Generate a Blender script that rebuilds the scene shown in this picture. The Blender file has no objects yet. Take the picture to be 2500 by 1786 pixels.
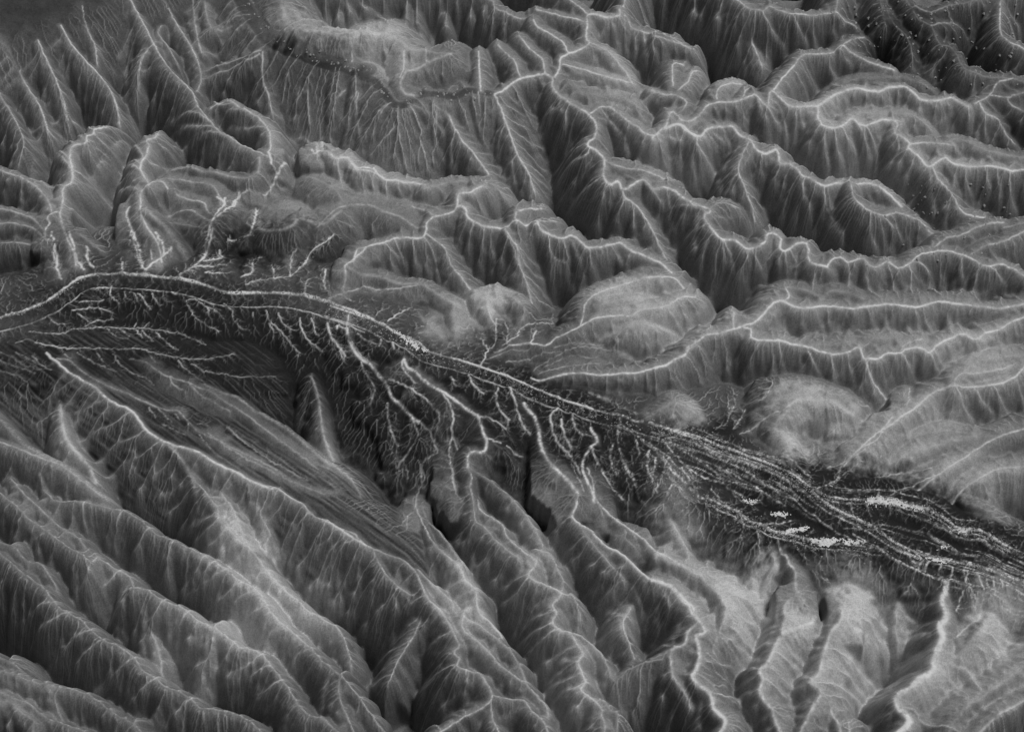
import bpy, math, random
import numpy as np

# ------------------------------------------------------------------ camera
PITCH = math.radians(54.0)          # how far the aircraft's camera looks below the horizon
HALF = math.radians(15.0)           # half of the horizontal field of view
DIST = 4665.0                       # metres to the middle of the view: one photo pixel is about a metre there
scene = bpy.context.scene
cam_data = bpy.data.cameras.new('camera')
cam_data.angle = 2 * HALF
cam_data.sensor_fit = 'HORIZONTAL'
cam_data.clip_start = 10.0
cam_data.clip_end = 60000.0
cam = bpy.data.objects.new('camera', cam_data)
scene.collection.objects.link(cam)
AIM_Z = 50.0
CAM = np.array([0.0, -DIST * math.cos(PITCH), AIM_Z + DIST * math.sin(PITCH)])
cam.location = CAM
cam.rotation_euler = (math.pi / 2 - PITCH, 0, 0)
scene.camera = cam

# ------------------------------------------------------------------ sky, sun, exposure
SUN_AZ = math.radians(60.0)         # direction the light comes from, counted from +Y (away) towards +X (right)
SUN_EL = math.radians(68.0)
world = bpy.data.worlds.new('World')
scene.world = world
world.use_nodes = True
wn, wl = world.node_tree.nodes, world.node_tree.links
wn.clear()
sky = wn.new('ShaderNodeTexSky')
sky.sky_type = 'NISHITA'
sky.sun_disc = False
sky.sun_elevation = SUN_EL
sky.sun_rotation = SUN_AZ
sky.dust_density = 0.4
sky.air_density = 0.7
grey = wn.new('ShaderNodeRGBToBW')  # black and white film: a colourless sky
bg = wn.new('ShaderNodeBackground')
bg.inputs['Strength'].default_value = 0.05
wo = wn.new('ShaderNodeOutputWorld')
wl.new(sky.outputs['Color'], grey.inputs['Color'])
wl.new(grey.outputs['Val'], bg.inputs['Color'])
wl.new(bg.outputs['Background'], wo.inputs['Surface'])

sun_data = bpy.data.lights.new('sun', 'SUN')
sun_data.energy = 5.0
sun_data.angle = math.radians(16.0)
sun_data.color = (1.0, 1.0, 1.0)
sun = bpy.data.objects.new('sun', sun_data)
scene.collection.objects.link(sun)
sun.rotation_euler = (math.pi / 2 - SUN_EL, 0, math.pi - SUN_AZ)

scene.view_settings.view_transform = 'Standard'
scene.view_settings.look = 'None'
scene.view_settings.gamma = 1.0
scene.view_settings.use_curve_mapping = False
scene.view_settings.exposure = -1.3
scene.cycles.max_bounces = 3
scene.cycles.diffuse_bounces = 1

rng = np.random.default_rng(7)
random.seed(7)
# ------------------------------------------------------------------ the lie of the land
# Every crest, spur and stream bank was read off the photograph as a polyline; LAND() turns a reading
# plus a height above the valley into a point of the ground.
ORI = dict(A=(0, 0), B=(800, 0), C=(1600, 0), D=(0, 570), E=(800, 570), F=(1600, 570), G=(0, 1146), H=(800, 1146), I=(1600, 1146))
SC = 900.0 / 2273.0
LINES = []      # dicts, in order
RIDGES = []     # (name, label)
TILE = ['A']
def T(t): TILE[0] = t
def N(label, name='ridge'):
    RIDGES.append((name, label))
def P(s):
    v = np.array([float(q) for q in s.split()]).reshape(-1, 2)
    return v * SC + np.array(ORI[TILE[0]], float)
# steepness, convexity, left flank and far flank of the hills in each part of the land
TILT = dict(A=(.8, 15, 1, .9), B=(.8, 15, 1, .6), C=(.8, 15.5, 1, .6), D=(.7, 12, 1.6, 1), E=(.8, 14, 1, .66), F=(.8, 14, 1, .62), G=(.55, 17, 4, 1), H=(.65, 17, 2.4, 1), I=(1.7, 24, .5, 1))
def M(s, z=(100, 100), w=.8, wd=3.0, a=34, L=95, s_=.85, sw=.45, R=280, r=9, c=.0016, bk=None, st=None, cv=None, back=None, flute=None):
    """a main crest: heights at both ends, paleness and half width of the line on it, spacing and length of its spurs"""
    LINES.append(dict(k='M', p=P(s), z=z, w=w * dict(G=.3, H=.65, I=.75).get(TILE[0], .95), wd=wd, a=a, L=L, s=s_, sw=sw, R=R, r=r, c=c, bk=bk or TILT[TILE[0]][2], back=back or TILT[TILE[0]][3], st=st or TILT[TILE[0]][0], cv=cv or TILT[TILE[0]][1], flute=flute or dict(I=.45, G=1.15, F=.8).get(TILE[0], 1.0), own=len(RIDGES) - 1))
def S(s, g=.42, w=.55, wd=2.0, s_=.85, a=17, L=38):
    """spurs running down from a crest"""
    for q in s.split(';'):
        LINES.append(dict(k='S', p=P(q), g=g, w=w, wd=wd, s=s_, a=a, L=L, sw=.35, R=120, r=4, c=.002, own=None))
def Q(s, w=.8, wd=2.4, g=.05, up=4, s_=.6, R=34, a=15, L=16):
    """low root-like ribs and stream lines on the valley floor"""
    for q in s.split(';'):
        LINES.append(dict(k='Q', p=P(q), g=g, w=w, wd=wd, s=s_, up=up, R=R, r=2, a=a, L=L, sw=.5, c=0, own=None))
def V(s, z=(60, 60), hw=16, s_=.13, c=.0009, R=420, w=0., wd=3, own=None):
    """river beds: flat in the middle, easy ground on both sides"""
    LINES.append(dict(k='V', p=P(s), z=z, hw=hw, s=s_, R=R, r=1, c=c, w=w, wd=wd, a=0, own=len(RIDGES) - 1 if own is None else own))

N('broad dark riverbed with pale banks crossing the whole valley', 'riverbed')
T('D'); V('0 560 120 530 250 480 350 430 430 370 520 310 640 292 800 297 960 308 1100 325 1240 358 1400 408 1560 410 1700 408 1850 425 2000 465 2130 510 2273 570', hw=23, R=300, c=.0014)
T('E'); V('0 475 130 520 270 568 410 645 510 690 610 760 730 795 850 828 955 863 1090 910 1215 965 1300 1000 1420 1050 1560 1095 1740 1150 1900 1195 2050 1230 2273 1305', hw=17)
T('F'); V('0 1205 130 1240 260 1280 380 1330 560 1395 700 1450 820 1500 900 1560 980 1610', hw=12, R=260, c=.0016)
T('I'); V('950 150 1030 215 1130 275 1250 330 1350 385 1450 455 1560 515 1680 560 1850 592 1990 620 2110 660 2273 722', hw=9, R=210, c=.004)
V('960 130 1050 170 1140 190 1280 200 1400 195 1480 205 1560 230 1650 250 1720 280 1790 320 1850 370 1920 385 2000 390 2060 425 2150 475 2273 530', hw=6, R=200, c=.004)
V('60 0 150 80 250 180 350 205 420 245 500 275 560 325 650 360 720 400 850 420 1000 470 1200 480 1400 520', hw=8, R=190, c=.005)
N('low dark basin with a thin pale stream left of the wide riverbed', 'basin')
T('D'); V('0 690 120 690 270 695 400 715 560 715 700 720 850 730 950 748 1100 775 1200 785 1300 780 1450 765', z=(56, 48), hw=6, R=260, c=.0016)
V('300 740 500 850 700 960 900 1070 1100 1180 1300 1280 1500 1400 1700 1480 1950 1560', z=(58, 70), hw=25, s_=.2, R=165, c=.006)
N('high stony riverbed winding behind the pale lobed hill', 'upper_riverbed')
T('A'); V('1450 -60 1540 90 1620 200 1720 290 1850 335 2000 390 2120 415 2273 430', z=(100, 100), hw=22, s_=.9, R=260)
T('B'); V('0 400 100 430 200 460 290 500 350 570 400 640 470 650 530 600 640 582 740 592 800 592 860 560 930 565 1030 582', z=(100, 100), hw=12, s_=.9, R=260)
N('flat dark shelf in the top left corner', 'plateau')
T('A'); V('-60 120 100 80 260 20 420 -40', z=(108, 108), hw=60, s_=.12, R=200, c=.0035)

# ---- tile A: top left
T('A')
N('leftmost bladed spur at the left edge below the dark shelf')
M('-40 520 60 680 110 770 145 860 110 950', z=(100, 20), w=.4, a=26, L=60, bk=3.2, st=.65, cv=11, flute=.5)
N('slim bladed spur second from the left edge')
M('0 265 60 360 125 455 180 550 250 660 290 770', z=(106, 18), w=.9, a=22, L=80, bk=3.2, st=.65, cv=11, flute=.5)
N('narrow bladed spur, smallest of the top left blades')
M('238 250 265 320 310 410 350 500 385 590 408 690', z=(106, 18), w=.8, a=22, L=70, bk=3.2, st=.65, cv=11, flute=.5)
N('tall bladed spur with a bright sharp edge in the top left')
M('378 155 430 250 500 340 570 410 630 480 690 570 725 660 730 730', z=(108, 14), w=1, wd=3.6, a=22, L=110, bk=3.2, st=.65, cv=11, flute=.5)
N('short blunt blade above the bright tall bladed spur')
M('510 40 525 130 555 210 590 290 600 390', z=(106, 50), w=.5, a=26, L=60, bk=3.2, st=.65, cv=11, flute=.5)
N('long spur carrying a pale line down to the branching stream, top left')
M('820 30 890 150 945 260 990 340 1060 440 1130 510 1190 570 1215 640 1240 680 1290 740 1340 790 1420 840 1480 880 1550 915 1610 940 1650 965', z=(104, 80), w=.8, a=26, L=110, bk=3.2, st=.65, cv=11, flute=.5)
M('945 260 890 330 860 420 850 520', z=(96, 40), w=.5, a=20, L=60, bk=3.2, st=.65, cv=11, flute=.5)
N('rounded tall blade to the right of the long lined spur, top left')
M('1000 -10 1050 80 1100 160 1150 240 1200 330 1235 430 1240 500 1215 560', z=(106, 20), w=.8, a=26, L=90, bk=3.2, st=.65, cv=11, flute=.5)
M('985 115 970 170 1000 230 1050 310 1090 380', z=(95, 55), w=.3, a=30, L=60, bk=3.2, st=.65, cv=11, flute=.5)
N('fluted slope under the top edge left of the stony riverbed')
M('1190 -30 1200 120 1225 260 1245 330', z=(100, 40), w=.5, a=24, L=70)
M('1260 -30 1275 100 1305 180', z=(104, 70), w=.4, a=24, L=60)
M('1500 110 1420 160 1320 220', z=(98, 50), w=.4, a=24, L=60)
M('1610 315 1550 350 1420 390 1260 440', z=(98, 20), w=.4, a=24, L=60)
M('1600 335 1550 380 1420 430 1240 505', z=(96, 10), w=.4, a=24, L=60)
M('1620 320 1620 480 1650 570 1670 660 1695 740', z=(98, 10), w=.5, a=24, L=70)
S('1780 490 1760 560 1740 650;1850 540 1840 620 1820 740;1890 530 1900 620 1910 760;2130 560 2090 620 2050 690;2205 590 2190 680 2200 800;1500 110 1420 160 1330 210')
N('sausage shaped ridge with a kinked bright crest on the left')
M('640 738 580 775 575 825 540 840 530 880 460 890 435 925 435 990 448 1040 445 1120 390 1165 390 1240 372 1310 385 1380 400 1430 430 1500 460 1560 465 1640', z=(88, 70), w=1, wd=4.4, a=30, L=100, r=18, bk=1.9, st=.55, cv=10)
M('390 1390 450 1430 520 1470 620 1540 710 1605', z=(85, 50), w=.12, wd=8, a=0, r=14)
S('435 1000 300 985 100 960;530 880 380 870 110 905;460 890 330 850 200 830;575 800 450 760 300 745;445 1050 300 1060 60 1062;400 1160 270 1140 130 1110;575 825 620 880 660 930;450 1040 500 1090 560 1130', g=.38)
N('second sausage shaped ridge with a bright bent crest, right of the first')
M('965 785 950 830 905 850 915 900 900 960 875 1000 870 1050 905 1110 915 1150 870 1190 870 1260 870 1320 910 1400 960 1470 985 1540 1000 1620', z=(88, 68), w=1, wd=4.4, a=30, L=100, r=18, bk=1.9, st=.55, cv=10)
M('915 1150 940 1125 1000 1120 1035 1165', z=(85, 70), w=.7, a=30, L=70, r=16)
M('890 1290 960 1350 1040 1430 1110 1530 1190 1640', z=(86, 55), w=.25, wd=10, a=0, r=14)
S('905 855 820 810 730 770;880 960 800 935 690 920;870 1010 740 1030 600 1040;880 1060 740 1090 570 1110;870 1190 800 1165 600 1180;905 850 960 890 1010 930;900 980 960 1040 1020 1060', g=.38)
N('rounded ridge with a hooked rim left of the branching stream')
M('1290 610 1400 605 1480 660 1560 700 1620 750 1660 810 1668 900 1655 945', z=(92, 80), w=.9, wd=3.4, a=32, L=80, r=16)
M('1050 1000 1150 1015 1240 1050 1340 1065 1430 1090 1530 1100 1590 1050 1600 970', z=(50, 84), w=.35, wd=5, a=36, L=60, r=16)
S('1430 650 1350 650 1260 665;1540 690 1400 720 1280 720;1640 790 1540 800 1420 800;1420 850 1200 870 1050 885;1340 795 1180 800 1030 785;1290 745 1150 715 1050 730', g=.35)
N('row of low side spurs facing the second sausage shaped ridge')
M('1040 1110 1150 1110 1250 1130 1320 1150 1350 1190 1385 1250', z=(45, 78), w=.5, a=34, L=60, st=.6, cv=5, flute=.6)
M('1050 1190 1130 1220 1200 1235 1260 1250 1280 1300 1320 1340', z=(45, 74), w=.6, a=34, L=60, st=.6, cv=5, flute=.6)
M('1030 1290 1150 1290 1220 1320 1290 1370', z=(45, 72), w=.5, a=34, L=50, st=.6, cv=5, flute=.6)
M('1020 1375 1150 1390 1250 1410', z=(40, 68), w=.3, a=34, L=50, st=.6, cv=5, flute=.6)
N('dark fluted hillside at the left edge above the wide riverbed')
M('30 1060 120 1090 200 1130 240 1165 290 1220 315 1290 320 1330', z=(50, 75), w=.6, a=34, L=80)
M('-30 1275 100 1310 200 1350 250 1400 280 1440', z=(45, 72), w=.45, a=30, L=60)
M('-30 1370 120 1380 220 1420 270 1470', z=(40, 70), w=.35, a=30, L=60)
M('-30 1500 120 1490 240 1500 300 1520', z=(35, 66), w=.35, a=30, L=60)
N('hill with a forked pale crest in the middle of the upper left')
M('1985 850 1988 910 1955 920 1970 918 2030 940 2070 980 2130 970 2170 1000 2200 1040 2273 1050', z=(90, 95), w=1, wd=4, a=34, L=80, r=14)
T('B')
M('0 930 40 975 110 975 150 1000 185 1045 265 1045 320 1085 365 1110 420 1115 480 1125 540 1128 600 1150', z=(95, 60), w=1, wd=4, a=34, L=80, r=14)
S('65 985 75 1080 95 1170;190 1050 185 1120 180 1180;205 1050 215 1120 230 1200;285 1075 280 1140 290 1200;360 1110 360 1170 370 1230;430 1125 440 1170 450 1210')
T('A')
S('2080 985 2090 1050 2110 1120;2200 1050 2195 1110 2200 1180;2210 1050 2230 1120 2250 1210;1970 920 1900 890 1830 870;1990 900 2060 940 2130 930')
N('low domed hill enclosed by a curved pale rim')
M('1590 1335 1610 1400 1700 1418 1800 1400 1850 1350 1960 1370 2010 1365 2100 1300', z=(74, 74), w=.3, wd=7, a=40, L=50, r=14, st=.55, cv=4, flute=.6)
M('1910 1050 1990 1100 2060 1170 2120 1240', z=(82, 66), w=.15, a=40, L=60, r=16, st=.55, cv=4, flute=.6)
M('1640 1290 1720 1250 1830 1240', z=(76, 70), w=.1, wd=5, a=40, L=60, r=24, st=.55, cv=4, flute=.6)
T('B')
M('-60 1400 60 1290 160 1262 270 1272 350 1310 450 1340 540 1400 600 1428', z=(66, 66), w=.35, wd=4, a=40, L=60, r=18, st=.55, cv=4, flute=.6)

# ---- tile B: top middle
N('big dark fluted hill at the top edge')
M('-200 -110 100 -60 450 -80 800 -70 1000 -5 1030 40 1090 70 1160 110 1220 122 1270 105', z=(125, 85), w=.5, a=40, L=120, R=320)
S('490 -20 485 70 480 160;545 -10 548 120 580 240;730 -30 722 100 730 200 790 280;885 -10 878 100 868 210;1030 40 1022 140 1010 240;1090 70 1090 130 1090 200;975 -20 968 60 960 130;180 -20 250 50 320 120 380 170;60 -30 65 60 70 100;110 -30 130 30 150 80;725 90 690 150 660 220', g=.5)
N('pale lobed hill with small branching streams, top middle')
T('A')
M('1720 -30 1750 80 1780 160 1850 180 1960 195 2100 215 2260 190', z=(146, 140), w=.2, wd=9, a=44, L=60, r=30, cv=2.2, st=.75, back=2)
T('B')
M('0 175 150 190 300 205 390 215 450 255 510 300 590 300 650 325 740 330', z=(140, 128), w=.15, wd=9, a=44, L=60, r=30, cv=2.2, st=.75, back=2)
M('360 215 260 225 180 260 155 310 150 380', z=(136, 108), w=.7, a=26, L=30, r=24, cv=3)
M('760 340 700 360 620 390 540 430 480 450 450 510 470 570 530 590', z=(126, 104), w=.4, wd=6, a=26, L=35, r=24, cv=4)
M('610 380 605 310', z=(122, 128), w=.6, a=14, L=20)
M('470 320 470 400 465 440 445 490', z=(128, 104), w=.6, a=14, L=24, r=20, cv=3)
N('rounded hill with a white tree shaped stream, top middle')
M('930 320 935 430 940 500 945 560', z=(112, 102), w=1, wd=3, a=13, L=40, r=26)
M('1050 275 1100 330 1160 390 1170 430 1190 470', z=(110, 102), w=.7, a=14, L=30, r=22)
M('1180 230 1230 280 1280 330 1320 360 1335 420 1340 450', z=(112, 102), w=.8, a=13, L=30, r=22)
M('1270 130 1290 170 1350 200 1410 230 1450 260 1470 310 1485 330', z=(112, 102), w=.8, a=13, L=30, r=22)
M('1480 -10 1560 50 1610 95', z=(110, 106), w=.7, a=20, L=40)
M('1290 60 1400 85 1480 105 1570 130 1595 130', z=(108, 105), w=.7, a=18, L=36)
N('long crest carrying the winding pale stream through the upper middle')
M('1030 582 1090 552 1170 492 1250 472 1340 457 1385 487 1385 530 1420 580 1480 625 1540 665 1600 700 1650 760 1655 810 1640 850 1610 870 1610 900 1650 920 1700 970 1705 1040 1700 1090 1720 1130 1750 1140 1790 1115 1815 1165 1850 1160 1900 1125 1950 1110 2000 1160 2040 1165 2100 1160 2150 1190 2200 1230 2273 1270', z=(100, 98), w=1, wd=4.2, a=40, L=110)
M('1800 60 1800 95 1720 105 1610 95 1600 160 1595 230 1610 260 1590 290 1490 330 1440 360 1430 420 1400 480', z=(106, 101), w=1, wd=3.6, a=40, L=50)
S('440 680 435 780 430 860 410 970;435 780 460 930 490 1060;440 780 350 870 270 970;530 680 570 790 575 880 560 1000;580 890 600 970 612 1050;780 800 765 920 770 1020;670 730 665 850 650 1010;930 610 940 700 960 810;380 650 330 720 280 840;190 590 180 680 190 790 220 950;180 690 150 740 120 790;110 560 85 600 55 650;1440 620 1420 660 1350 720 1300 850;1480 650 1465 720 1470 800 1430 880 1350 1010;1420 700 1370 760 1310 880;1615 915 1590 980 1480 1060 1330 1180;1640 925 1620 1000 1530 1140;1700 1110 1600 1180 1470 1290;1715 1130 1700 1220 1670 1390;1830 1230 1810 1290 1790 1350;1880 1260 1885 1330 1890 1410;2090 1170 2100 1240 2115 1320;2210 1240 2200 1310 2140 1450;1690 680 1730 750 1800 820 1830 870 1860 960', g=.5)
M('620 590 660 650 740 700 770 770 830 860 890 930 960 1020 1020 1110', z=(100, 8), w=.8, a=24, L=90)
M('1030 590 1070 670 1100 760 1140 870 1170 950 1230 1050 1280 1160', z=(100, -10), w=1, wd=3.4, a=24, L=90)
S('1100 760 1060 870 1050 970;1170 950 1140 1000 1150 1130')
M('1815 1170 1830 1220 1880 1250 1930 1310 2000 1420 2060 1540 2090 1610', z=(98, 5), w=.7, a=26, L=90)
M('1710 990 1760 1020 1850 1035 1950 1050 2050 1065 2120 1090', z=(98, 72), w=.5, a=30, L=60, r=14)
N('fan veined hillside right of the winding pale stream, top middle')
M('1835 -20 1825 40 1800 60 1800 95 1840 140 1890 180 1950 200 2050 225 2130 250 2200 290 2240 305', z=(112, 50), w=.7, a=26, L=100)
M('1610 260 1680 290 1750 340 1800 400 1850 460 1880 520', z=(104, 50), w=.6, a=30, L=70, r=18)
M('1450 400 1530 410 1620 440 1700 470 1780 490 1850 510', z=(102, 60), w=.6, a=26, L=60, r=18)
S('1835 130 1830 230 1835 330;1890 180 1895 270 1905 370;1945 200 1955 270 1975 340;2000 215 2005 280 2015 340')
N('humped hill ringed by the pale stream, upper middle right')
M('1620 700 1680 660 1740 665 1800 710 1850 750 1920 790 1960 825 2020 835 2060 800 2120 780 2180 780 2200 800 2273 840', z=(99, 99), w=.8, a=36, L=60, r=12)
M('1480 520 1580 580 1700 590 1820 600 1900 640 1960 720', z=(104, 80), w=.05, a=36, L=60, r=30)
N('round topped knoll in the very middle of the upper half')
M('600 1165 740 1125 900 1120 1000 1130 1060 1165 1130 1225', z=(70, 60), w=.12, wd=5, a=36, L=50, r=20)
M('960 1150 900 1175 880 1195 810 1195 800 1270 780 1300 700 1325 650 1330 610 1380 605 1430 570 1470 480 1465 410 1470 350 1500 260 1520 200 1570 160 1605 105 1650', z=(92, 74), w=1, wd=3.4, a=34, L=70, r=14)
M('520 1235 600 1280 650 1320', z=(70, 86), w=.5, a=30, L=50)
N('long fluted ridge with a bright scalloped crest in the middle')
M('800 1275 850 1290 860 1340 900 1370 970 1400 1040 1410 1090 1415 1140 1385 1210 1395 1280 1380 1310 1420 1360 1445 1440 1470 1500 1450 1560 1490 1610 1525 1720 1515 1800 1495 1870 1540 1960 1580 2060 1625 2120 1680', z=(92, 50), w=1, wd=3.8, a=34, L=110)
M('1165 1385 1160 1320 1210 1280 1280 1265 1320 1240', z=(93, 80), w=.7, a=22, L=50, r=18)
M('1280 1380 1350 1345 1410 1325', z=(93, 75), w=.6, a=24, L=40, r=14)
S('895 1375 880 1460 865 1560;965 1400 960 1500 940 1625;1110 1470 1095 1530 1075 1610;1360 1445 1370 1540 1400 1620 1380 1690;1400 1600 1470 1660 1520 1740;1450 1475 1465 1540 1480 1600;1610 1525 1620 1600 1630 1650', g=.5)
M('1095 1415 1130 1480 1170 1540 1190 1650 1230 1740 1260 1830', z=(92, 12), w=.9, wd=3.4, a=24, L=70)

# ---- tile C: top right
T('C')
N('dark fluted ridge at the top edge right of the middle')
M('490 -10 560 40 660 65 700 40 760 60 840 85 960 95 1050 90 1110 80 1180 110 1250 125', z=(110, 92), w=.7, a=28, L=100)
M('1110 80 1120 20 1130 -30', z=(100, 104), w=.4, a=28, L=50)
M('390 -40 390 30 480 90 540 180 600 260 670 370', z=(112, 10), w=.8, a=22, L=80)
S('660 65 690 150 730 230 790 300;390 20 380 100 330 220 300 310;250 -20 240 120 245 290;385 110 380 190 370 290;830 100 870 160 920 250;10 20 60 80 100 150', g=.5)
M('0 230 90 250 170 280 215 300', z=(80, 50), w=.6, a=24, L=60)
N('crescent ridge curling round a dark hollow, top right')
M('730 555 790 470 850 410 900 345 960 330 1080 330 1140 300 1220 330 1300 375 1400 410 1470 435', z=(100, 80), w=.9, wd=3.4, a=22, L=80)
M('1140 300 1180 260 1240 220 1300 180', z=(100, 92), w=.6, a=18, L=40)
N('smooth dome veined by small delta shaped streams, upper right')
M('110 530 105 440 115 380 180 355', z=(96, 92), w=.7, a=14, L=40, r=30)
M('140 560 200 500 230 420 260 390', z=(97, 88), w=.6, a=12, L=40, r=30)
M('380 610 385 550 440 510 490 480 540 470', z=(97, 84), w=.7, a=12, L=40, r=30)
M('540 600 560 540 600 500', z=(98, 86), w=.5, a=14, L=30, r=20)
N('sinuous bright crest ending in a swan neck curve, upper right')
M('-20 505 50 570 130 590 190 630 180 670 150 690', z=(96, 98), w=.6, a=30, L=40)
M('85 700 110 685 140 710 160 740 220 745 280 700 330 640 400 630 480 630 560 605 610 585 640 610 690 660 705 580 730 570 770 610 830 650 900 660 1000 655', z=(99, 99), w=.9, wd=3.2, a=30, L=70)
M('1000 655 1040 630 1100 590 1190 555 1280 555 1380 565 1440 540 1530 545 1600 580 1640 615 1750 620 1830 600 1900 640 1930 655', z=(99, 92), w=1, wd=4.6, a=20, L=70)
S('690 665 715 710 745 770;720 600 770 680 805 850;860 670 862 780 868 890;610 600 650 680 680 740')
N('smooth low back between the crescent ridge and the sinuous crest')
M('1080 530 1200 492 1350 485 1500 472 1650 490 1730 520', z=(72, 72), w=.1, wd=6, a=30, L=40, r=20)
N('bright looped crest with long hanging flutes, upper right')
M('1005 660 1005 720 1040 775 1120 790 1160 770 1215 730 1260 765 1310 770 1380 745 1470 745 1495 770 1480 820 1550 860 1570 890 1560 910 1620 960 1690 1025 1740 995 1790 975 1850 1010 1950 1020 2090 1025 2180 1050 2290 1045', z=(99, 88), w=1, wd=3.8, a=24, L=110)
M('1570 885 1660 875 1760 880 1840 892', z=(96, 80), w=.6, a=30, L=50)
M('1180 760 1250 705 1400 700 1550 705 1650 730 1740 790', z=(90, 70), w=.08, a=30, L=50, r=20)
M('1710 1025 1740 1100 1790 1160 1850 1230 1880 1290 1960 1330 2030 1340', z=(95, 30), w=.7, a=20, L=70)
S('1040 780 1040 900 1060 1010;1100 790 1110 880 1125 980;1150 780 1190 890 1245 1010;1020 770 990 830 955 890;1215 740 1290 870 1315 970;1300 780 1340 900 1370 980;1480 820 1500 930 1450 1030;1560 910 1530 970 1495 1040;1610 950 1585 1020 1555 1090;1820 1200 1800 1300 1785 1400;2035 1025 2040 1120 2070 1200 2085 1290;2180 1050 2175 1240 2200 1300;1900 1015 1910 1100 1930 1200;2110 1030 2110 1120 2120 1200', g=.55)
N('rugged speckled hill in the top right corner')
M('1560 20 1620 120 1700 170 1760 270 1830 300 1900 420 1960 440 2060 470 2200 490 2290 510', z=(104, 90), w=.15, a=34, L=80, r=14)
M('1600 40 1700 70 1800 40 1900 20', z=(108, 106), w=.3, a=34, L=60)
M('1700 160 1800 130 1880 100', z=(103, 98), w=.35, a=34, L=60)
M('2130 -30 2125 180 2170 250 2240 290 2290 320', z=(112, 90), w=.8, a=24, L=80)
M('1430 60 1480 160 1560 240 1600 380', z=(88, 70), w=.1, a=34, L=70)
M('1380 -30 1400 60 1420 150', z=(98, 85), w=.1, a=34, L=70)
M('1800 200 1750 330 1720 400', z=(90, 72), w=.2, a=34, L=50)
N('dark hollowed hillside with thin pale lines at the right edge, upper part')
M('1970 640 2060 590 2110 520 2200 495', z=(92, 90), w=.6, a=34, L=60)
M('2060 590 2170 600 2290 565', z=(92, 92), w=.6, a=34, L=60)
M('2175 605 2200 640 2290 690', z=(91, 88), w=.6, a=34, L=60)
M('2000 640 2040 700 2110 730 2150 780 2180 810 2230 840', z=(91, 60), w=.7, a=34, L=70)
S('1935 660 1932 710 1928 760;2030 700 2032 760 2030 830;2180 810 2175 860 2165 910')
N('smooth pale back at the right edge below the hollowed hillside')
M('1760 900 1850 860 1950 880 2060 930 2200 960 2300 965', z=(82, 78), w=.15, wd=5, a=36, L=50, r=22)
N('bright saw edged crest above the long fluted slope, upper right')
M('30 805 100 785 160 780 220 820 275 840 320 800 380 785 470 785 510 820 580 870 640 935 690 945 740 925 765 960 765 1000 820 1010 870 1045 905 1085 960 1100 1000 1130 1060 1145 1130 1130 1210 1135 1300 1130 1370 1150 1440 1200 1520 1270', z=(99, 62), w=1, wd=4.4, a=26, L=120)
M('-20 850 30 805 70 770 85 700', z=(99, 99), w=.9, wd=3.6, a=30, L=60)
M('575 870 530 970 510 1050 550 1150 600 1260 620 1320', z=(98, 8), w=.8, a=22, L=70)
M('1210 1140 1220 1210 1280 1280 1330 1310 1400 1325 1480 1310 1560 1330 1640 1360 1740 1420', z=(94, 45), w=.7, a=22, L=80)
S('10 840 30 930 50 1020;115 790 140 870 150 980 180 1070;260 845 260 920 320 1020 380 1110 415 1190;510 1060 480 1120 445 1200;650 945 645 1030 640 1110;765 1000 740 1100 720 1150 680 1300;720 1150 750 1220 795 1300;905 1090 905 1180 950 1280;905 1180 890 1240 875 1310;1030 1140 1040 1270 1100 1380 1155 1450;1320 1310 1320 1430 1350 1540;1400 1325 1460 1420 1440 1550;260 860 235 950 230 1010;330 830 380 930 420 980', g=.52)
N('crest with a small square loop, middle right')
M('0 1165 70 1160 120 1180 160 1215 230 1255 330 1285 335 1305 305 1320 320 1370 370 1440 410 1475 480 1475 530 1505 560 1530 620 1525 670 1500 690 1450 740 1440 775 1470 770 1520 800 1550 860 1510 920 1500 945 1530 945 1590 990 1630 1060 1645', z=(98, 92), w=1, wd=4, a=28, L=110)
M('330 1285 420 1230 500 1240', z=(97, 80), w=.3, a=28, L=40, r=14)
S('310 1330 300 1400 200 1480 105 1580;345 1430 310 1520 285 1625;410 1480 420 1560 440 1640;195 1250 180 1340 105 1440;75 1180 85 1230 92 1290;380 1450 450 1560 480 1640;590 1530 620 1600 660 1690;590 1540 560 1620 520 1700', g=.5)
T('F')
M('1060 205 1090 160 1140 140 1190 180 1270 165 1340 210 1430 175 1500 210 1560 185 1620 140 1700 115 1800 110 1900 135 1980 170 2040 205 2130 190 2200 220 2290 275', z=(92, 84), w=.9, wd=3.2, a=20, L=80)
S('800 110 805 190 812 260;850 110 862 170 872 230;990 200 980 270 968 350;1195 185 1192 270 1188 360;1280 190 1300 280 1380 400;1420 190 1460 300 1505 400;1560 200 1575 290 1582 380;1600 190 1680 270 1720 360 1780 400;1870 150 1885 240 1902 330;1980 210 1975 290 1968 380;2060 210 2105 260 2155 310', g=.5)
T('C')
N('broken low hills dotted with shrubs at the right edge')
M('1720 1530 1790 1470 1880 1450 1960 1410 2050 1380 2150 1370', z=(80, 80), w=.5, a=24, L=40)
M('1950 1560 2050 1510 2150 1490 2290 1425', z=(84, 84), w=.5, a=24, L=40)
M('2150 1400 2230 1380 2300 1370', z=(80, 80), w=.2, a=24, L=40)

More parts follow.
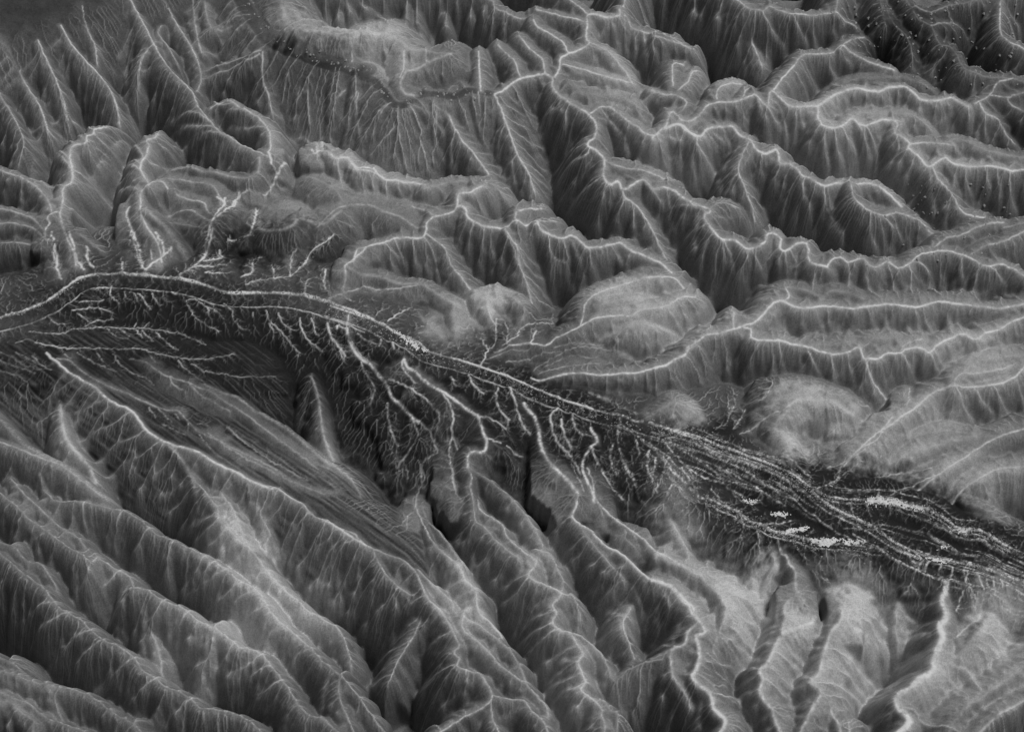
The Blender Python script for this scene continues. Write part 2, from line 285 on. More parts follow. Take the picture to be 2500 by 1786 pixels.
# ---- tile E/F: middle right
T('E')
N('fluted bowl ended hill above the wide riverbed, middle')
M('600 0 640 30 720 90 760 190 860 320 905 385', z=(80, 0), w=.6, a=26, L=80)
S('350 60 390 110 445 170;520 20 530 100 542 190;590 25 640 100 660 180 695 300;420 40 440 110 470 180')
M('120 215 200 250 320 262 430 300 550 312 620 335 700 385 785 440', z=(72, 60), w=.25, wd=6, a=40, L=40, r=16)
M('785 440 770 510 790 610 800 700', z=(60, 46), w=.15, wd=5, a=0, r=12)
M('560 455 610 540 680 620 760 690 805 712', z=(66, 46), w=.2, wd=8, a=40, L=40, r=16)
N('small round knoll with a thin stream beside the bowl ended hill')
M('920 385 1020 355 1100 378 1180 425 1222 470 1190 520 1150 552', z=(60, 62), w=.2, wd=6, a=40, L=40, r=22)
M('1040 360 1040 395 990 405 1000 480 1040 530', z=(66, 66), w=.8, a=24, L=40, r=22)
N('long low pale tongue crossing the middle right')
M('1560 565 1580 480 1590 430 1650 380 1750 340 1830 310 1950 275 2060 262 2140 255 2205 292', z=(70, 70), w=.7, a=26, L=50, r=24, st=.6, cv=11, flute=.8)
M('990 720 1100 690 1250 680 1340 690 1400 650 1470 620 1560 570 1680 520 1780 505 1880 500 1930 470 2030 460 2100 440 2180 380 2273 342', z=(64, 80), w=.8, a=30, L=60, r=18, st=.6, cv=11, flute=.8)
M('1660 440 1760 420 1900 400 2040 360', z=(74, 66), w=.15, wd=9, a=36, L=50, r=34, st=.6, cv=11, flute=.8)
M('1690 605 1800 585 1950 560 2100 540', z=(72, 70), w=.15, wd=9, a=36, L=60, r=36, st=.6, cv=11, flute=.8)
N('striped scarp under a clean pale rim, middle right')
M('1210 915 1240 875 1290 890 1350 890 1440 872 1560 862 1700 872 1830 862 1920 857 2020 832 2100 802 2160 762 2200 742 2230 702 2273 682', z=(64, 92), w=1, wd=3.4, a=16, L=90)
M('1500 945 1620 975 1720 1025 1800 1075 1900 1115 1970 1140', z=(58, 52), w=.25, wd=7, a=30, L=30, r=12)
N('small pale knoll beside the wide riverbed, right of the middle')
M('1970 1135 2050 1085 2140 1042 2200 1052 2270 1092 2300 1160', z=(74, 84, 70), w=.2, wd=8, a=34, L=40, r=22, st=.6, cv=11, flute=.7)
T('F')
N('striped ridge running to the right edge under a scalloped rim')
M('0 830 60 810 120 770 180 750 200 700 250 670 320 620 400 610 480 590 550 565 620 540 680 480 730 430 790 420 860 455 950 460 1020 440 1120 445 1220 465 1300 455 1390 440 1480 440 1600 455 1680 435 1750 420 1850 430 1950 440 2080 460 2180 450 2290 430', z=(90, 84), w=.95, wd=3.8, a=18, L=100)
M('690 410 750 358 850 332 950 356 1000 380', z=(76, 76), w=.12, wd=6, a=30, L=40, r=20)
M('790 420 825 385 800 345', z=(90, 78), w=.7, a=24, L=40)
M('1020 410 1080 358 1180 358 1285 405', z=(76, 76), w=.12, wd=6, a=30, L=40, r=20)
M('1290 430 1400 412 1700 405 1950 410', z=(78, 78), w=.08, a=30, L=40, r=18)
M('320 620 300 600 270 575', z=(88, 80), w=.6, a=20, L=30)
M('485 590 485 520 490 450', z=(90, 78), w=.6, a=20, L=40, r=16)
N('fluted ridge with a deep bright notch, right side')
M('550 575 590 590 590 640 640 660 760 660 850 680 930 690 1000 720 1080 740 1170 735 1250 705 1275 750 1300 775 1370 770 1420 740 1500 735 1560 710 1640 710 1690 735 1740 690 1830 640 1900 625 1970 655 2040 610 2120 590 2200 540 2290 515', z=(90, 84), w=.95, wd=3.4, a=20, L=120)
M('930 690 1080 688 1200 664', z=(86, 76), w=.1, a=30, L=40, r=16)
M('1255 700 1350 652 1490 645', z=(86, 76), w=.1, a=30, L=40, r=16)
M('1510 730 1550 675 1640 655', z=(88, 78), w=.5, a=30, L=40, r=16)
M('1300 780 1310 850 1360 930 1450 1010', z=(88, 10), w=.8, a=18, L=70)
S('1300 830 1280 900 1255 980;1520 740 1560 830 1605 920;1700 740 1715 790 1735 850;650 660 600 760 555 890;930 690 960 780 1000 870;760 665 770 760 760 860;1080 745 1090 830 1110 920;1180 740 1190 830 1200 900', g=.55)
N('pale angular hill with a folded lower edge, lower right of the middle')
M('690 930 760 935 870 945 1000 970 1130 1008 1225 1065', z=(92, 60), w=.2, wd=9, a=36, L=40, r=26, st=.6, cv=11, flute=.7)
M('1280 1115 1200 1085 1100 1048 980 1028 870 1035 800 1105 740 1190 790 1250 830 1310 815 1380 865 1415', z=(62, 86, 84, 70), w=.3, wd=8, a=36, L=60, r=22, st=.6, cv=11, flute=.7)
M('940 1290 950 1345 865 1412', z=(56, 58), w=.2, wd=6, a=0, r=16, st=.6, cv=11, flute=.7)
N('long diagonal pale slope descending left to the riverbed, right side')
M('1170 1400 1250 1330 1330 1260 1400 1210 1470 1170 1530 1120 1620 1060 1680 1000 1760 960 1830 955 1900 945 2000 940 2100 930 2180 900 2230 870 2290 800', z=(62, 88), w=.7, wd=3.4, a=24, L=90, r=18)
M('1500 1225 1620 1228 1800 1212 1960 1245', z=(60, 50), w=.12, wd=6, a=34, L=40, r=18)
S('1850 960 1900 1080 1960 1150;1960 950 2000 1020 2060 1110;2080 940 2120 1030 2180 1130', g=.5)
M('1440 1390 1600 1335 1800 1285 1980 1245', z=(58, 60), w=.15, wd=9, a=34, L=50, r=24)
N('smooth pale ridge folded twice at the right edge, middle height')
M('1840 950 1850 900 1890 860 1960 862 2100 842 2210 805', z=(80, 76), w=.4, a=34, L=50, r=18, st=.7, cv=11, flute=.6)
M('1890 860 1960 805 2060 768 2180 752 2290 750', z=(80, 74), w=.15, a=34, L=50, r=20, st=.7, cv=11, flute=.6)
N('broad pale slope beside the riverbed at the right edge')
M('1600 1570 1700 1515 1800 1445 1900 1385 2000 1315 2100 1265 2200 1225 2290 1200', z=(58, 80), w=.6, a=26, L=70, r=22, st=.7, cv=11, flute=.6)
M('1830 1640 1900 1570 2000 1505 2100 1455 2200 1445 2290 1435', z=(60, 74), w=.5, a=26, L=90, r=24, st=.7, cv=11, flute=.6)
T('I')
M('1900 190 2000 230 2120 300 2230 370', z=(58, 54), w=.12, wd=9, a=34, L=50, r=24)

# ---- tile D: left, below the river
T('D')
N('long raised rib edging the dark grooved basin, lower left')
M('230 670 300 740 400 830 500 900 590 950 650 1010 740 1060 830 1110 900 1200 1000 1270 1100 1310 1230 1350 1330 1410 1460 1470 1560 1530 1680 1575', z=(62, 80), w=1.1, wd=5, a=26, L=100, s_=.7)
T('G')
M('1660 95 1720 120 1800 170 1870 210 1910 260 1980 300 2060 340 2140 390 2200 430 2273 468', z=(80, 84), w=3, wd=5, a=26, L=120, s_=.7)
M('1490 20 1540 80 1580 160 1600 240 1640 340 1662 380 1648 450 1645 520', z=(80, 0), w=.8, a=30, L=40)
S('2110 380 2120 430 2050 500 2010 580 1960 720;1900 270 1850 340 1780 450;2050 345 2040 420 1960 500;1720 130 1680 210 1640 260;2180 470 2080 510 2040 590 1990 710', g=.5)
T('D')
S('800 1110 740 1170 600 1230 480 1280;900 1200 840 1260 700 1320 560 1400;1000 1275 920 1350 760 1430 640 1500;1100 1310 1060 1400 960 1500;1460 1475 1440 1540 1380 1600;660 1010 600 1060 520 1100;1020 1290 1100 1380 1170 1480 1220 1600', g=.42, w=.35)
N('grooved pale tongue with a rounded right edge, lower left of the middle')
M('1260 925 1350 972 1450 1005 1530 1062 1620 1115 1720 1175 1820 1245 1900 1315 2000 1395 2090 1455 2180 1525 2228 1595', z=(54, 58), w=.25, wd=6, a=36, L=50, r=14, s_=1.0)
M('720 750 850 770 930 810 1000 870 1080 895 1200 940 1290 970 1400 1040 1480 1090 1600 1180 1750 1290 1900 1400 2050 1520', z=(56, 64), w=.35, a=0, L=40, r=6, s_=.35, R=60, bk=1)
M('350 770 430 790 500 850 600 910 680 950 780 980 850 1020 1000 1080 1100 1100 1150 1150 1230 1220 1400 1300 1600 1400 1800 1500', z=(60, 74), w=.4, a=0, L=40, r=6, s_=.35, R=60, bk=1)
N('upright dark fin right of the grooved tongue')
M('1920 880 1960 1000 1980 1150 2000 1260 2060 1410', z=(58, 4), w=.35, wd=6, a=24, L=60, r=12, s_=1.0)
M('1920 880 1900 1000 1860 1100', z=(58, 20), w=.1, a=30, L=50)
N('smooth bright fin at the left edge of the lower half')
M('355 985 370 1080 400 1240 450 1320 540 1425 592 1530', z=(56, 0), w=.4, wd=9, a=30, L=70, r=16, s_=1.0)
N('long smooth shoulder at the left edge beneath the bright fin')
M('-30 1270 80 1310 180 1350 280 1390 380 1430 450 1480 540 1550 640 1625', z=(88, 84), w=.5, a=30, L=60, r=14)
M('-20 1130 60 1210 130 1290 220 1340 330 1398 440 1458', z=(84, 80), w=.15, a=30, L=30, r=12)
T('G')
N('upper of the long wrinkled rolls in the lower left')
M('280 100 340 170 480 190 620 220 760 250 880 320 950 380 1050 430 1170 480 1300 550 1390 610 1490 690 1560 720 1640 820 1690 900 1760 960 1860 1040 1920 1100 2000 1180 2110 1270', z=(86, 86), w=.55, wd=4, a=19, L=120, s_=1.0, sw=.6, r=18)
M('2110 1270 2090 1320 2110 1440 2150 1530 2200 1650', z=(86, 30), w=.8, a=22, L=70)
M('2110 1275 2180 1350 2240 1420 2330 1520', z=(86, 60), w=.5, a=22, L=70, s_=1.0)
S('1390 615 1290 700 1170 820;1500 690 1390 780 1270 880;1560 760 1450 840 1340 950;1640 850 1540 920 1440 1020;1760 960 1660 1040 1560 1130;1920 1100 1820 1180 1720 1260;740 320 720 400 720 480;910 365 880 430 860 500;1060 470 1040 560 1040 640;1250 560 1210 650 1150 740;520 240 520 310 540 370;1300 600 1250 670 1200 740', g=.5, w=.7)
N('bright pleated roll, highest of the lower left rolls')
M('1350 90 1390 160 1440 240 1480 340 1515 430 1545 485 1600 560 1650 620 1700 680 1770 750 1830 800 1890 860 1960 900 2030 940 2080 970 2120 1030 2150 1120 2170 1200 2170 1270', z=(80, -20), w=.8, wd=5, a=18, L=110, s_=1.05, sw=.7, r=18)
M('1170 0 1250 110 1340 230 1350 290 1400 350 1470 420 1530 470', z=(76, 76), w=.6, a=22, L=100)
S('1545 490 1480 540 1430 600;1650 620 1590 680 1530 740;1700 690 1660 750 1610 800;1350 295 1280 310 1210 330;1350 290 1300 360 1240 430;1400 355 1360 420 1310 480', g=.5, w=.7)
N('wrinkled roll ending in a knife edged spur, lower left')
M('60 10 140 130 220 210 300 290 390 360 480 420 560 510 640 560 720 610 800 660 830 730 860 830 900 950 960 1050 990 1150 1005 1290', z=(84, -10), w=.7, wd=3.6, a=19, L=100, s_=1.0, sw=.6, r=18)
M('0 135 100 220 170 290 260 350 350 420 430 475 520 525', z=(82, 82), w=.5, a=24, L=70)
N('wrinkled roll behind the knife edged spur, lower left')
M('830 722 900 735 960 770 1020 810 1100 835 1160 870 1210 920 1270 950 1320 970 1380 1010 1440 1060 1480 1095 1560 1108 1620 1140 1670 1200 1740 1290 1790 1360 1850 1450 1900 1500 1990 1530 2090 1610', z=(84, 80), w=.75, wd=4.4, a=19, L=120, s_=1.0, sw=.65, r=18)
M('1330 970 1310 1090 1270 1180 1240 1310', z=(84, 0), w=.8, a=14, L=60)
S('580 590 540 680 480 780;720 650 660 740 590 820;830 740 760 840 700 930;1000 830 960 900 900 960;1160 870 1110 960 1050 1030;1440 1070 1400 1170 1330 1260;1620 1140 1520 1220 1420 1270;1670 1210 1560 1290 1440 1350;1720 1290 1640 1380 1560 1440', g=.5, w=.7)
N('widest wrinkled roll, sweeping to the bottom edge on the left')
M('-40 480 60 560 150 640 240 700 300 760 350 830 420 880 500 920 560 980 640 1050 700 1070 780 1120 830 1160 880 1230 960 1280 1010 1330 1100 1360 1180 1410 1230 1460 1320 1470 1410 1490 1500 1520 1560 1560 1640 1640', z=(82, 80), w=.5, wd=4, a=19, L=120, s_=.9, sw=.6, r=18)
M('-20 430 80 470 130 520 180 565 250 575 310 645 350 715', z=(76, 70), w=.2, wd=6, a=30, L=40, r=14)
S('310 850 200 920 100 1010;560 990 440 1080 330 1190;640 1060 520 1160 400 1280;830 1170 720 1260 600 1370;960 1290 860 1390 780 1480;1180 1420 1100 1510 1040 1600;420 900 300 960 200 1050', g=.45, w=.55)
N('short smooth roll in the bottom left corner')
M('-30 1225 100 1260 180 1290 300 1320 380 1340 450 1350 540 1380 610 1420 680 1480 750 1520 820 1560 890 1630', z=(66, 60), w=.3, a=17, L=70, sw=.5, r=12)
M('290 1320 330 1390 360 1470 392 1550', z=(64, 20), w=.3, a=20, L=40)
M('-30 1140 60 1180 130 1230 190 1285', z=(60, 30), w=.2, a=30, L=40)
N('lowest small roll in the bottom left corner')
M('-30 1350 80 1400 150 1420 210 1460 260 1510 330 1540 420 1570 520 1610 600 1680', z=(60, 56), w=.3, a=20, L=60, r=12)
M('-30 1420 60 1420 120 1480 210 1550 200 1640', z=(60, 55), w=.4, a=20, L=60, r=12)

# ---- tile H: bottom middle
T('H')
V('-140 130 100 260 300 380 480 480', z=(70, 74, 70), hw=10, s_=.3, R=165, c=.006, own=1)
N('broad ribbed slope carrying a pale winding line, bottom middle')
M('0 310 80 360 160 390 210 440 280 480 360 510 440 540 510 590 550 640 580 700 610 780 660 840 710 890 750 950 780 1010 810 1080 780 1120 810 1160 800 1200 870 1230 940 1260 980 1310 1010 1370 1010 1420 950 1470 850 1520 780 1560 700 1620', z=(84, 70), w=.75, wd=3.4, a=24, L=110)
M('280 490 310 560 360 640 440 720 520 780 570 850 570 930 520 1040 440 1150 390 1240', z=(82, 10), w=.6, a=20, L=100)
M('550 615 620 685 690 745 760 805 782 865', z=(80, 66), w=.2, wd=6, a=30, L=40, r=12, s_=1.0)
M('790 892 870 925 940 958 1000 1000 1070 1060 1130 1120 1180 1200 1212 1270 1240 1335 1290 1378 1350 1430 1365 1490', z=(72, 50), w=.25, wd=7, a=24, L=60, r=14, s_=1.1)
M('840 900 830 960 880 1020 930 1060 1000 1130 1050 1190 1130 1250 1200 1300', z=(78, 64), w=.6, a=18, L=40)
M('1030 1390 1120 1410 1210 1420 1260 1490 1330 1550 1370 1640', z=(70, 50), w=.5, a=20, L=60)
M('1010 1440 1020 1540 1070 1640', z=(70, 50), w=.6, a=20, L=50)
S('440 730 380 820 330 900;750 1220 640 1320 540 1420;780 1010 680 1060 560 1160;850 1240 860 1320 850 1380;600 780 540 820 500 860;710 890 640 960 590 1060', g=.45, w=.45)
N('narrow bright toothed ridge, bottom middle')
M('545 235 580 310 640 430 730 520 800 580 830 620 850 680 910 740 920 800 930 870 980 920 1050 990 1078 1040', z=(-10, 70, 76, 66, 50, 10), w=.85, wd=4, a=18, L=80, s_=1.0, sw=.7)
M('590 250 620 312 680 375 740 445 790 515 850 595', z=(-20, 62, 72), w=.2, wd=5, a=30, L=30, r=12, s_=1.1)
M('640 490 662 530 690 600 690 690', z=(70, 5), w=.3, wd=6, a=20, L=50)
S('840 680 800 710 760 745;910 740 860 770 805 805;920 790 870 820 815 855;930 860 870 875 805 895', g=.5, w=.8)
N('long winding crest of stacked lobes, right of the bottom middle')
T('E')
M('515 720 475 750 480 800 540 860 600 910 710 980 800 1040 870 1090 930 1140 960 1230 980 1290 960 1340 880 1350 860 1410 866 1440', z=(66, 66), w=1.2, wd=5, a=15, L=50, r=5, s_=1.0, cv=7, flute=.5)
T('H')
M('870 0 890 40 880 100 900 190 910 300 960 340 1030 420 1100 480 1180 540', z=(66, 66, 68, 70), w=.6, a=30, L=60, r=16)
M('930 200 940 240 1010 290 1080 340 1100 400 1150 460 1220 510 1270 540 1285 580 1240 640 1260 670 1350 710 1430 750 1440 770 1400 810 1390 830 1410 880 1390 940 1430 980 1490 1000 1550 1080 1570 1140 1545 1190 1570 1250 1590 1310 1560 1350 1620 1400 1690 1460 1690 1500 1710 1570 1705 1640', z=(66, 72, 70, 66, 62), w=.85, wd=3.6, a=22, L=110, s_=.95, sw=.55)
M('880 0 960 42 1050 105 1130 175 1200 255 1250 325 1300 405 1328 475', z=(56, 56, 54, 48), w=.2, wd=7, a=26, L=50, r=14, s_=1.1)
M('1285 490 1370 525 1410 605 1448 675 1450 755', z=(66, 30), w=.2, wd=7, a=24, L=50, r=14, s_=1.1)
M('1440 765 1510 775 1555 850 1548 945', z=(70, 30), w=.2, wd=7, a=20, L=50, r=14, s_=1.1)
M('1490 1000 1560 1025 1640 1085 1700 1155 1755 1270', z=(70, 20), w=.2, wd=6, a=20, L=60, r=12, s_=1.1)
M('1620 1400 1700 1420 1745 1475 1788 1505 1785 1640', z=(66, 20), w=.25, wd=5, a=20, L=60, r=12, s_=1.1)
S('1390 940 1300 1000 1190 1090;1550 1080 1460 1130 1360 1190;1565 1140 1480 1190 1375 1250;1570 1250 1500 1290 1420 1340;1590 1310 1500 1360 1390 1430;1600 1400 1540 1480 1490 1590;1240 650 1160 690 1075 760;1400 870 1320 910 1220 970;1430 985 1350 1040 1270 1130;1230 680 1180 760 1110 840', g=.45, w=.6)
N('strong pale line crossing the dark slope, right of the bottom middle')
T('E')
M('1270 970 1215 1030 1220 1060 1270 1120 1300 1200 1310 1290 1340 1370 1400 1460 1480 1540 1540 1616', z=(66, 70), w=1.3, wd=6, a=15, L=50, r=6, s_=1.0, cv=7, flute=.5)
T('H')
M('1545 180 1530 240 1510 290 1560 340 1620 370 1680 430 1740 480 1800 510 1860 560 1920 620 2000 680 2080 710 2130 740 2180 800 2230 840 2250 890 2290 935', z=(70, 80), w=1.7, wd=5, a=30, L=100, s_=.75)
M('1560 345 1590 400 1640 460 1700 530 1750 590 1840 660 1900 720', z=(70, 60), w=.5, a=26, L=110)
S('1500 300 1420 380 1340 480;1600 420 1500 520 1400 630;1760 600 1680 700 1600 810;1460 70 1380 110 1310 190;1920 740 1930 840 1960 930;2050 790 2040 880 2060 960;1830 680 1740 760 1690 850', g=.42, w=.3)
N('pale rough rib with a smooth bright flank above the strong pale line')
T('E')
M('1640 1120 1620 1180 1660 1260 1640 1310 1590 1370 1570 1440 1600 1530 1640 1610 1645 1660', z=(66, 64), w=1.1, wd=5, a=14, L=50, r=5, s_=1.0, cv=7, flute=.5)
M('130 500 120 560 130 650 170 730 220 790 270 820 330 890 370 960 400 1020 450 1060 500 1120 560 1180 600 1260', z=(66, 20), w=1.1, wd=5, a=14, L=50, r=5, s_=1.0, cv=7, flute=.5)
T('H')
M('1640 100 1650 180 1720 250 1800 320 1880 380 1950 430 2030 510 2120 550 2200 600 2273 640', z=(64, 74), w=1.1, wd=5, a=24, L=60, r=12)
M('2060 215 2120 300 2162 385 2202 465 2242 575 2275 610', z=(30, 60, 62), w=.3, wd=9, a=20, L=60, r=18, s_=1.0)
T('I')
M('0 520 100 575 200 605 270 640 310 690 370 740 410 790 440 860 420 930 390 1000 360 1080', z=(74, 74), w=.4, a=24, L=60, r=14)
M('240 612 300 642 360 664 420 704 470 754 530 775 600 805 640 850', z=(66, 44), w=.2, wd=9, a=16, L=60, r=16, s_=1.1)
T('H')
N('pale pointed fin standing in the dark hollow, bottom right of the middle')
M('1870 812 1830 900 1832 980 1862 1080 1912 1205', z=(66, -5), w=.6, a=14, L=60, s_=1.0)

# ---- tile I: bottom right
T('I')
N('dark shaded roll under a forked pale stream, bottom right')
M('-20 685 80 710 140 760 180 810 230 850 235 890 270 930 300 980 295 1010 250 1020 265 1100 270 1160 250 1220 225 1280 290 1340 340 1390 360 1470 420 1530 420 1580 380 1640', z=(80, 66), w=1.3, wd=4.4, a=24, L=80)
M('260 940 200 1000 180 1070 100 1110 95 1200 120 1280 170 1330 220 1420', z=(79, 60), w=.7, a=24, L=80)
S('360 1160 400 1220 450 1320 500 1410', w=.5)
S('300 1350 400 1400 500 1450 570 1540 600 1640', w=.5)
M('100 1110 -40 1180 -160 1230 -270 1300', z=(70, 10), w=.15, wd=5, a=20, L=70, s_=1.0)
S('250 1240 320 1300 380 1380;270 1160 340 1190 440 1220;420 930 500 1000 560 1100;400 1000 480 1080 560 1180', g=.5, w=.4)
N('striped pale ridge with a dark left side, second from the right bottom roll')
M('730 390 770 450 770 490 810 540 820 580 860 620 865 700 870 760 920 800', z=(60, 74), w=.8, a=26, L=50)
M('980 885 940 930 860 970 790 1000 750 1060 720 1130 690 1190 640 1240 660 1290 640 1370 670 1430 720 1480 740 1540 780 1640', z=(70, 60), w=.9, wd=4, a=15, L=80, s_=1.0, sw=.55)
M('870 760 800 830 800 920 780 1000', z=(74, 72), w=.4, a=26, L=50)
S('740 1110 790 1160 850 1230;830 1000 880 1050 940 1110;650 1270 720 1330 800 1420;680 1440 750 1500 830 1570;640 1250 580 1330 520 1370', g=.5, w=.6)
N('widest striped pale ridge at the bottom right')
M('1060 700 1130 770 1150 830 1140 930 1090 990 1050 1090 1030 1170 1010 1250 960 1300 1020 1370 960 1480 880 1640', z=(66, 56), w=.7, wd=3.4, a=16, L=90)
M('1185 670 1230 760 1240 860 1230 960', z=(66, 60), w=.4, wd=12, a=14, L=90, r=20, s_=1.0)
S('1090 1100 1200 1200 1310 1330', w=.5)
S('960 1300 1100 1340 1200 1400 1290 1490', w=.5)
M('1110 1410 1090 1460 1130 1560 1150 1650', z=(58, 40), w=.6, a=14, L=60)
M('1200 1500 1200 1640', z=(54, 40), w=.5, a=14, L=50)
N('small pale lump below the bright flat white patch')
M('1262 572 1290 630 1300 700', z=(56, 10), w=.25, wd=9, a=14, L=40, r=14, s_=1.0)
M('720 515 735 580 690 690 650 790', z=(58, 0), w=.25, wd=9, a=14, L=50, r=14, s_=1.0)
M('600 570 610 700 620 790', z=(50, 0), w=.6, a=20, L=50)
M('330 370 320 470 300 560', z=(52, 0), w=.5, a=20, L=50)
N('striped wedge in the dark hollow, lower right')
M('1640 735 1560 760 1510 790 1490 850 1480 950 1512 1065', z=(50, -10), w=.3, wd=6, a=12, L=50, s_=1.0)
N('thick bright rib winding down to the bottom right')
M('1790 600 1780 660 1790 730 1760 800 1780 870 1780 920 1745 960 1765 1030 1740 1090 1710 1170 1700 1240 1620 1290 1570 1340 1500 1380 1480 1430 1510 1480 1560 1530 1540 1580 1470 1640', z=(60, 64), w=1.6, wd=7, a=22, L=90)
S('1780 1185 1870 1225 1940 1290 2015 1375', w=.5)
S('1500 1440 1600 1500 1700 1600', w=.5)
N('bright striped slope near the right edge of the bottom')
M('2100 790 2060 900 2000 1000 1930 1080 1850 1150 1780 1185', z=(58, 62), w=.3, wd=12, a=13, L=90, r=20)
S('2085 900 2140 950 2200 1020;2040 1000 2110 1080 2180 1160;1960 1080 2030 1160 2100 1270', g=.45, w=.4)
N('dark ridge cutting across the bottom right corner')
M('1800 1640 1850 1550 1930 1450 2020 1390 2130 1320 2220 1250 2300 1180', z=(70, 80), w=.1, a=16, L=80, s_=1.0)
M('2020 1600 2150 1495 2300 1410', z=(72, 78), w=.6, a=18, L=70)

# ---- root like ribs and stream lines on the valley floor
T('A')
Q('355 1320 300 1350 310 1410 280 1440 290 1490 330 1530 345 1620;800 1280 785 1340 805 1400 820 1480 840 1540 860 1620;1390 1230 1380 1290 1330 1340 1300 1400 1290 1480 1280 1560 1260 1620;1540 1190 1490 1240 1440 1300 1340 1340;1955 920 1940 960 1870 1000 1840 1060 1780 1110 1710 1150 1650 1220 1590 1280 1580 1340 1560 1410 1530 1480 1440 1530 1370 1560 1350 1616;1655 945 1675 1010 1690 1080 1710 1140;1470 1190 1480 1240 1440 1290;1340 1220 1385 1260', w=1.2, wd=4.2, up=8, a=10, L=20)
T('D')
Q('320 0 340 80 350 150 355 230 380 290;430 0 460 90 480 180 520 230;540 110 545 180 580 220;815 0 850 80 870 160 880 220 900 240;960 0 1000 70 1010 150 950 190 905 240;1010 150 1050 140 1060 100;1300 0 1310 60 1280 140 1250 180 1190 220 1110 270;1420 0 1410 80 1360 130 1370 170 1260 190', w=1.25, wd=4.6, up=9, a=9, L=20)
Q('2060 20 2000 80 1920 150 1860 220 1790 270 1680 290 1590 300 1520 330;1790 270 1800 170 1830 110;2273 90 2210 110 2180 180 2130 205 2135 290 2110 360 2120 385 2030 410;2010 240 2000 320 2030 390;1190 220 1300 215 1400 210;1270 250 1380 260;1490 280 1560 250 1560 190 1600 160;1690 290 1690 230;940 170 930 110;760 270 755 220 760 190;1880 380 1890 310 1910 290', w=1.1, wd=3.2, up=8, a=9, L=18)
Q('690 330 680 370 700 410 740 450;770 370 780 410;800 365 830 370 850 430;850 380 880 400 930 470;940 380 960 420 990 450;1010 360 1010 410 1060 430;1060 370 1130 390;560 350 610 350 650 340;490 430 600 430 640 410;450 480 600 470 700 500;480 500 560 560;530 580 600 550 700 545;300 510 340 560 400 570;1150 420 1170 470 1210 530 1270 570 1350 620;1160 420 1200 410 1260 450 1320 480 1380 530;1280 460 1290 520;1380 440 1430 480 1440 540 1500 600;1640 480 1670 550 1740 620 1800 690 1850 740;1660 560 1690 620;1560 490 1560 520;1720 500 1740 560 1800 600;1850 520 1860 600 1900 660 1990 740;1920 530 1940 600 1970 650;2020 560 2040 650 2090 720 2120 800;2150 510 2140 600 2180 690 2240 770 2280 805', w=.8)
Q('460 600 560 595 660 590 800 590 950 600 1050 620 1130 630 1270 690;100 680 180 660 270 690 400 710 560 710 700 715 850 720 950 745 1100 770 1200 780 1300 775 1450 755;180 610 300 620 400 620 450 600;830 580 840 560;890 590 920 560;660 595 720 640 790 650;740 595 800 640;840 600 880 650;880 605 950 670;960 610 1030 680 1100 720', w=.7)
Q('700 750 740 810 800 860 900 900 950 940;1100 790 1140 840 1200 890 1260 920;1050 890 1080 950 1150 1000;1170 930 1230 1000 1330 1050 1420 1110;480 740 560 790 640 830 720 860;400 750 440 780;600 745 640 800;930 760 960 800;1180 810 1260 850 1400 880 1500 895 1700 890;0 740 60 760 150 820 260 850;100 740 200 790 320 850;0 790 120 830 220 870;0 850 100 880 180 940;200 760 260 820;920 1080 960 1140;980 1090 1060 1170;1080 1120 1110 1160;1220 1180 1280 1190;1160 1160 1160 1220;1280 1230 1420 1330 1600 1430 1800 1530 2000 1610;1400 1200 1560 1330 1700 1420 1900 1530;1230 1240 1300 1330;1000 1180 1150 1250', w=.45, wd=2.6, s_=.4)
T('E')
Q('560 1180 620 1240', w=1, wd=5, up=15, s_=.75, R=60, a=14, L=46)
Q('210 810 230 880 280 940 290 1000 260 1080;380 920 450 940 540 990 600 1030 650 1090 690 1150 680 1210 660 1310 680 1370 600 1430 580 1500 590 1600;500 1130 550 1220 550 1310 480 1400 430 1480;370 1060 380 1170 400 1260 440 1330;710 1000 760 1090 780 1170 770 1250 800 1340;770 1260 750 1380 770 1480 790 1600;930 1140 1010 1180 1100 1230;980 1270 1080 1350 1200 1390;470 790 460 830 500 900 540 940;620 1240 660 1310', w=.75, wd=3.4, up=11, s_=.75, R=44, a=13, L=36)
Q('1050 970 1040 1050 1060 1110 1120 1170;1120 970 1160 1060 1190 1160 1250 1250;1420 1090 1380 1140 1390 1240 1430 1320 1500 1400 1560 1500;1620 1330 1650 1420 1690 1500 1750 1590;1800 1150 1800 1190 1780 1260 1800 1350 1830 1440 1880 1520 1900 1600;1760 1310 1740 1400 1760 1480;1980 1350 1970 1450 1990 1520;2020 1400 2000 1530;1900 1290 1920 1380;1510 1130 1520 1200 1570 1260;1440 1160 1460 1260 1510 1350;870 890 900 950 960 1000;760 900 790 950;190 640 230 680 300 700;0 570 20 640 70 710 110 780;330 670 320 710;400 690 410 730;60 600 70 580 110 610', w=.95, wd=4, up=11, s_=.75, R=44, a=13, L=32)
Q('1800 1190 1900 1250 2080 1370 2150 1440 2273 1540;1780 1180 1900 1230 2050 1290 2273 1360;1840 1210 2000 1330 2100 1420 2200 1540;2100 1390 2080 1460 2140 1560;2000 1230 2150 1290 2273 1320', w=.7, wd=3, up=4)
Q('110 210 115 280 100 350 100 390 40 400 0 430;100 380 180 350 250 340 400 350 550 330;100 395 160 430;20 400 10 310;990 720 960 790 945 815;1040 530 1040 600 1030 690 990 720;990 720 940 650;1090 560 1110 600 1105 690;1250 680 1290 620 1290 600 1350 590 1390 570;1170 640 1190 600 1280 570;1080 700 1170 640;370 550 440 500 520 460;300 510 340 470', w=.85, wd=2.6)
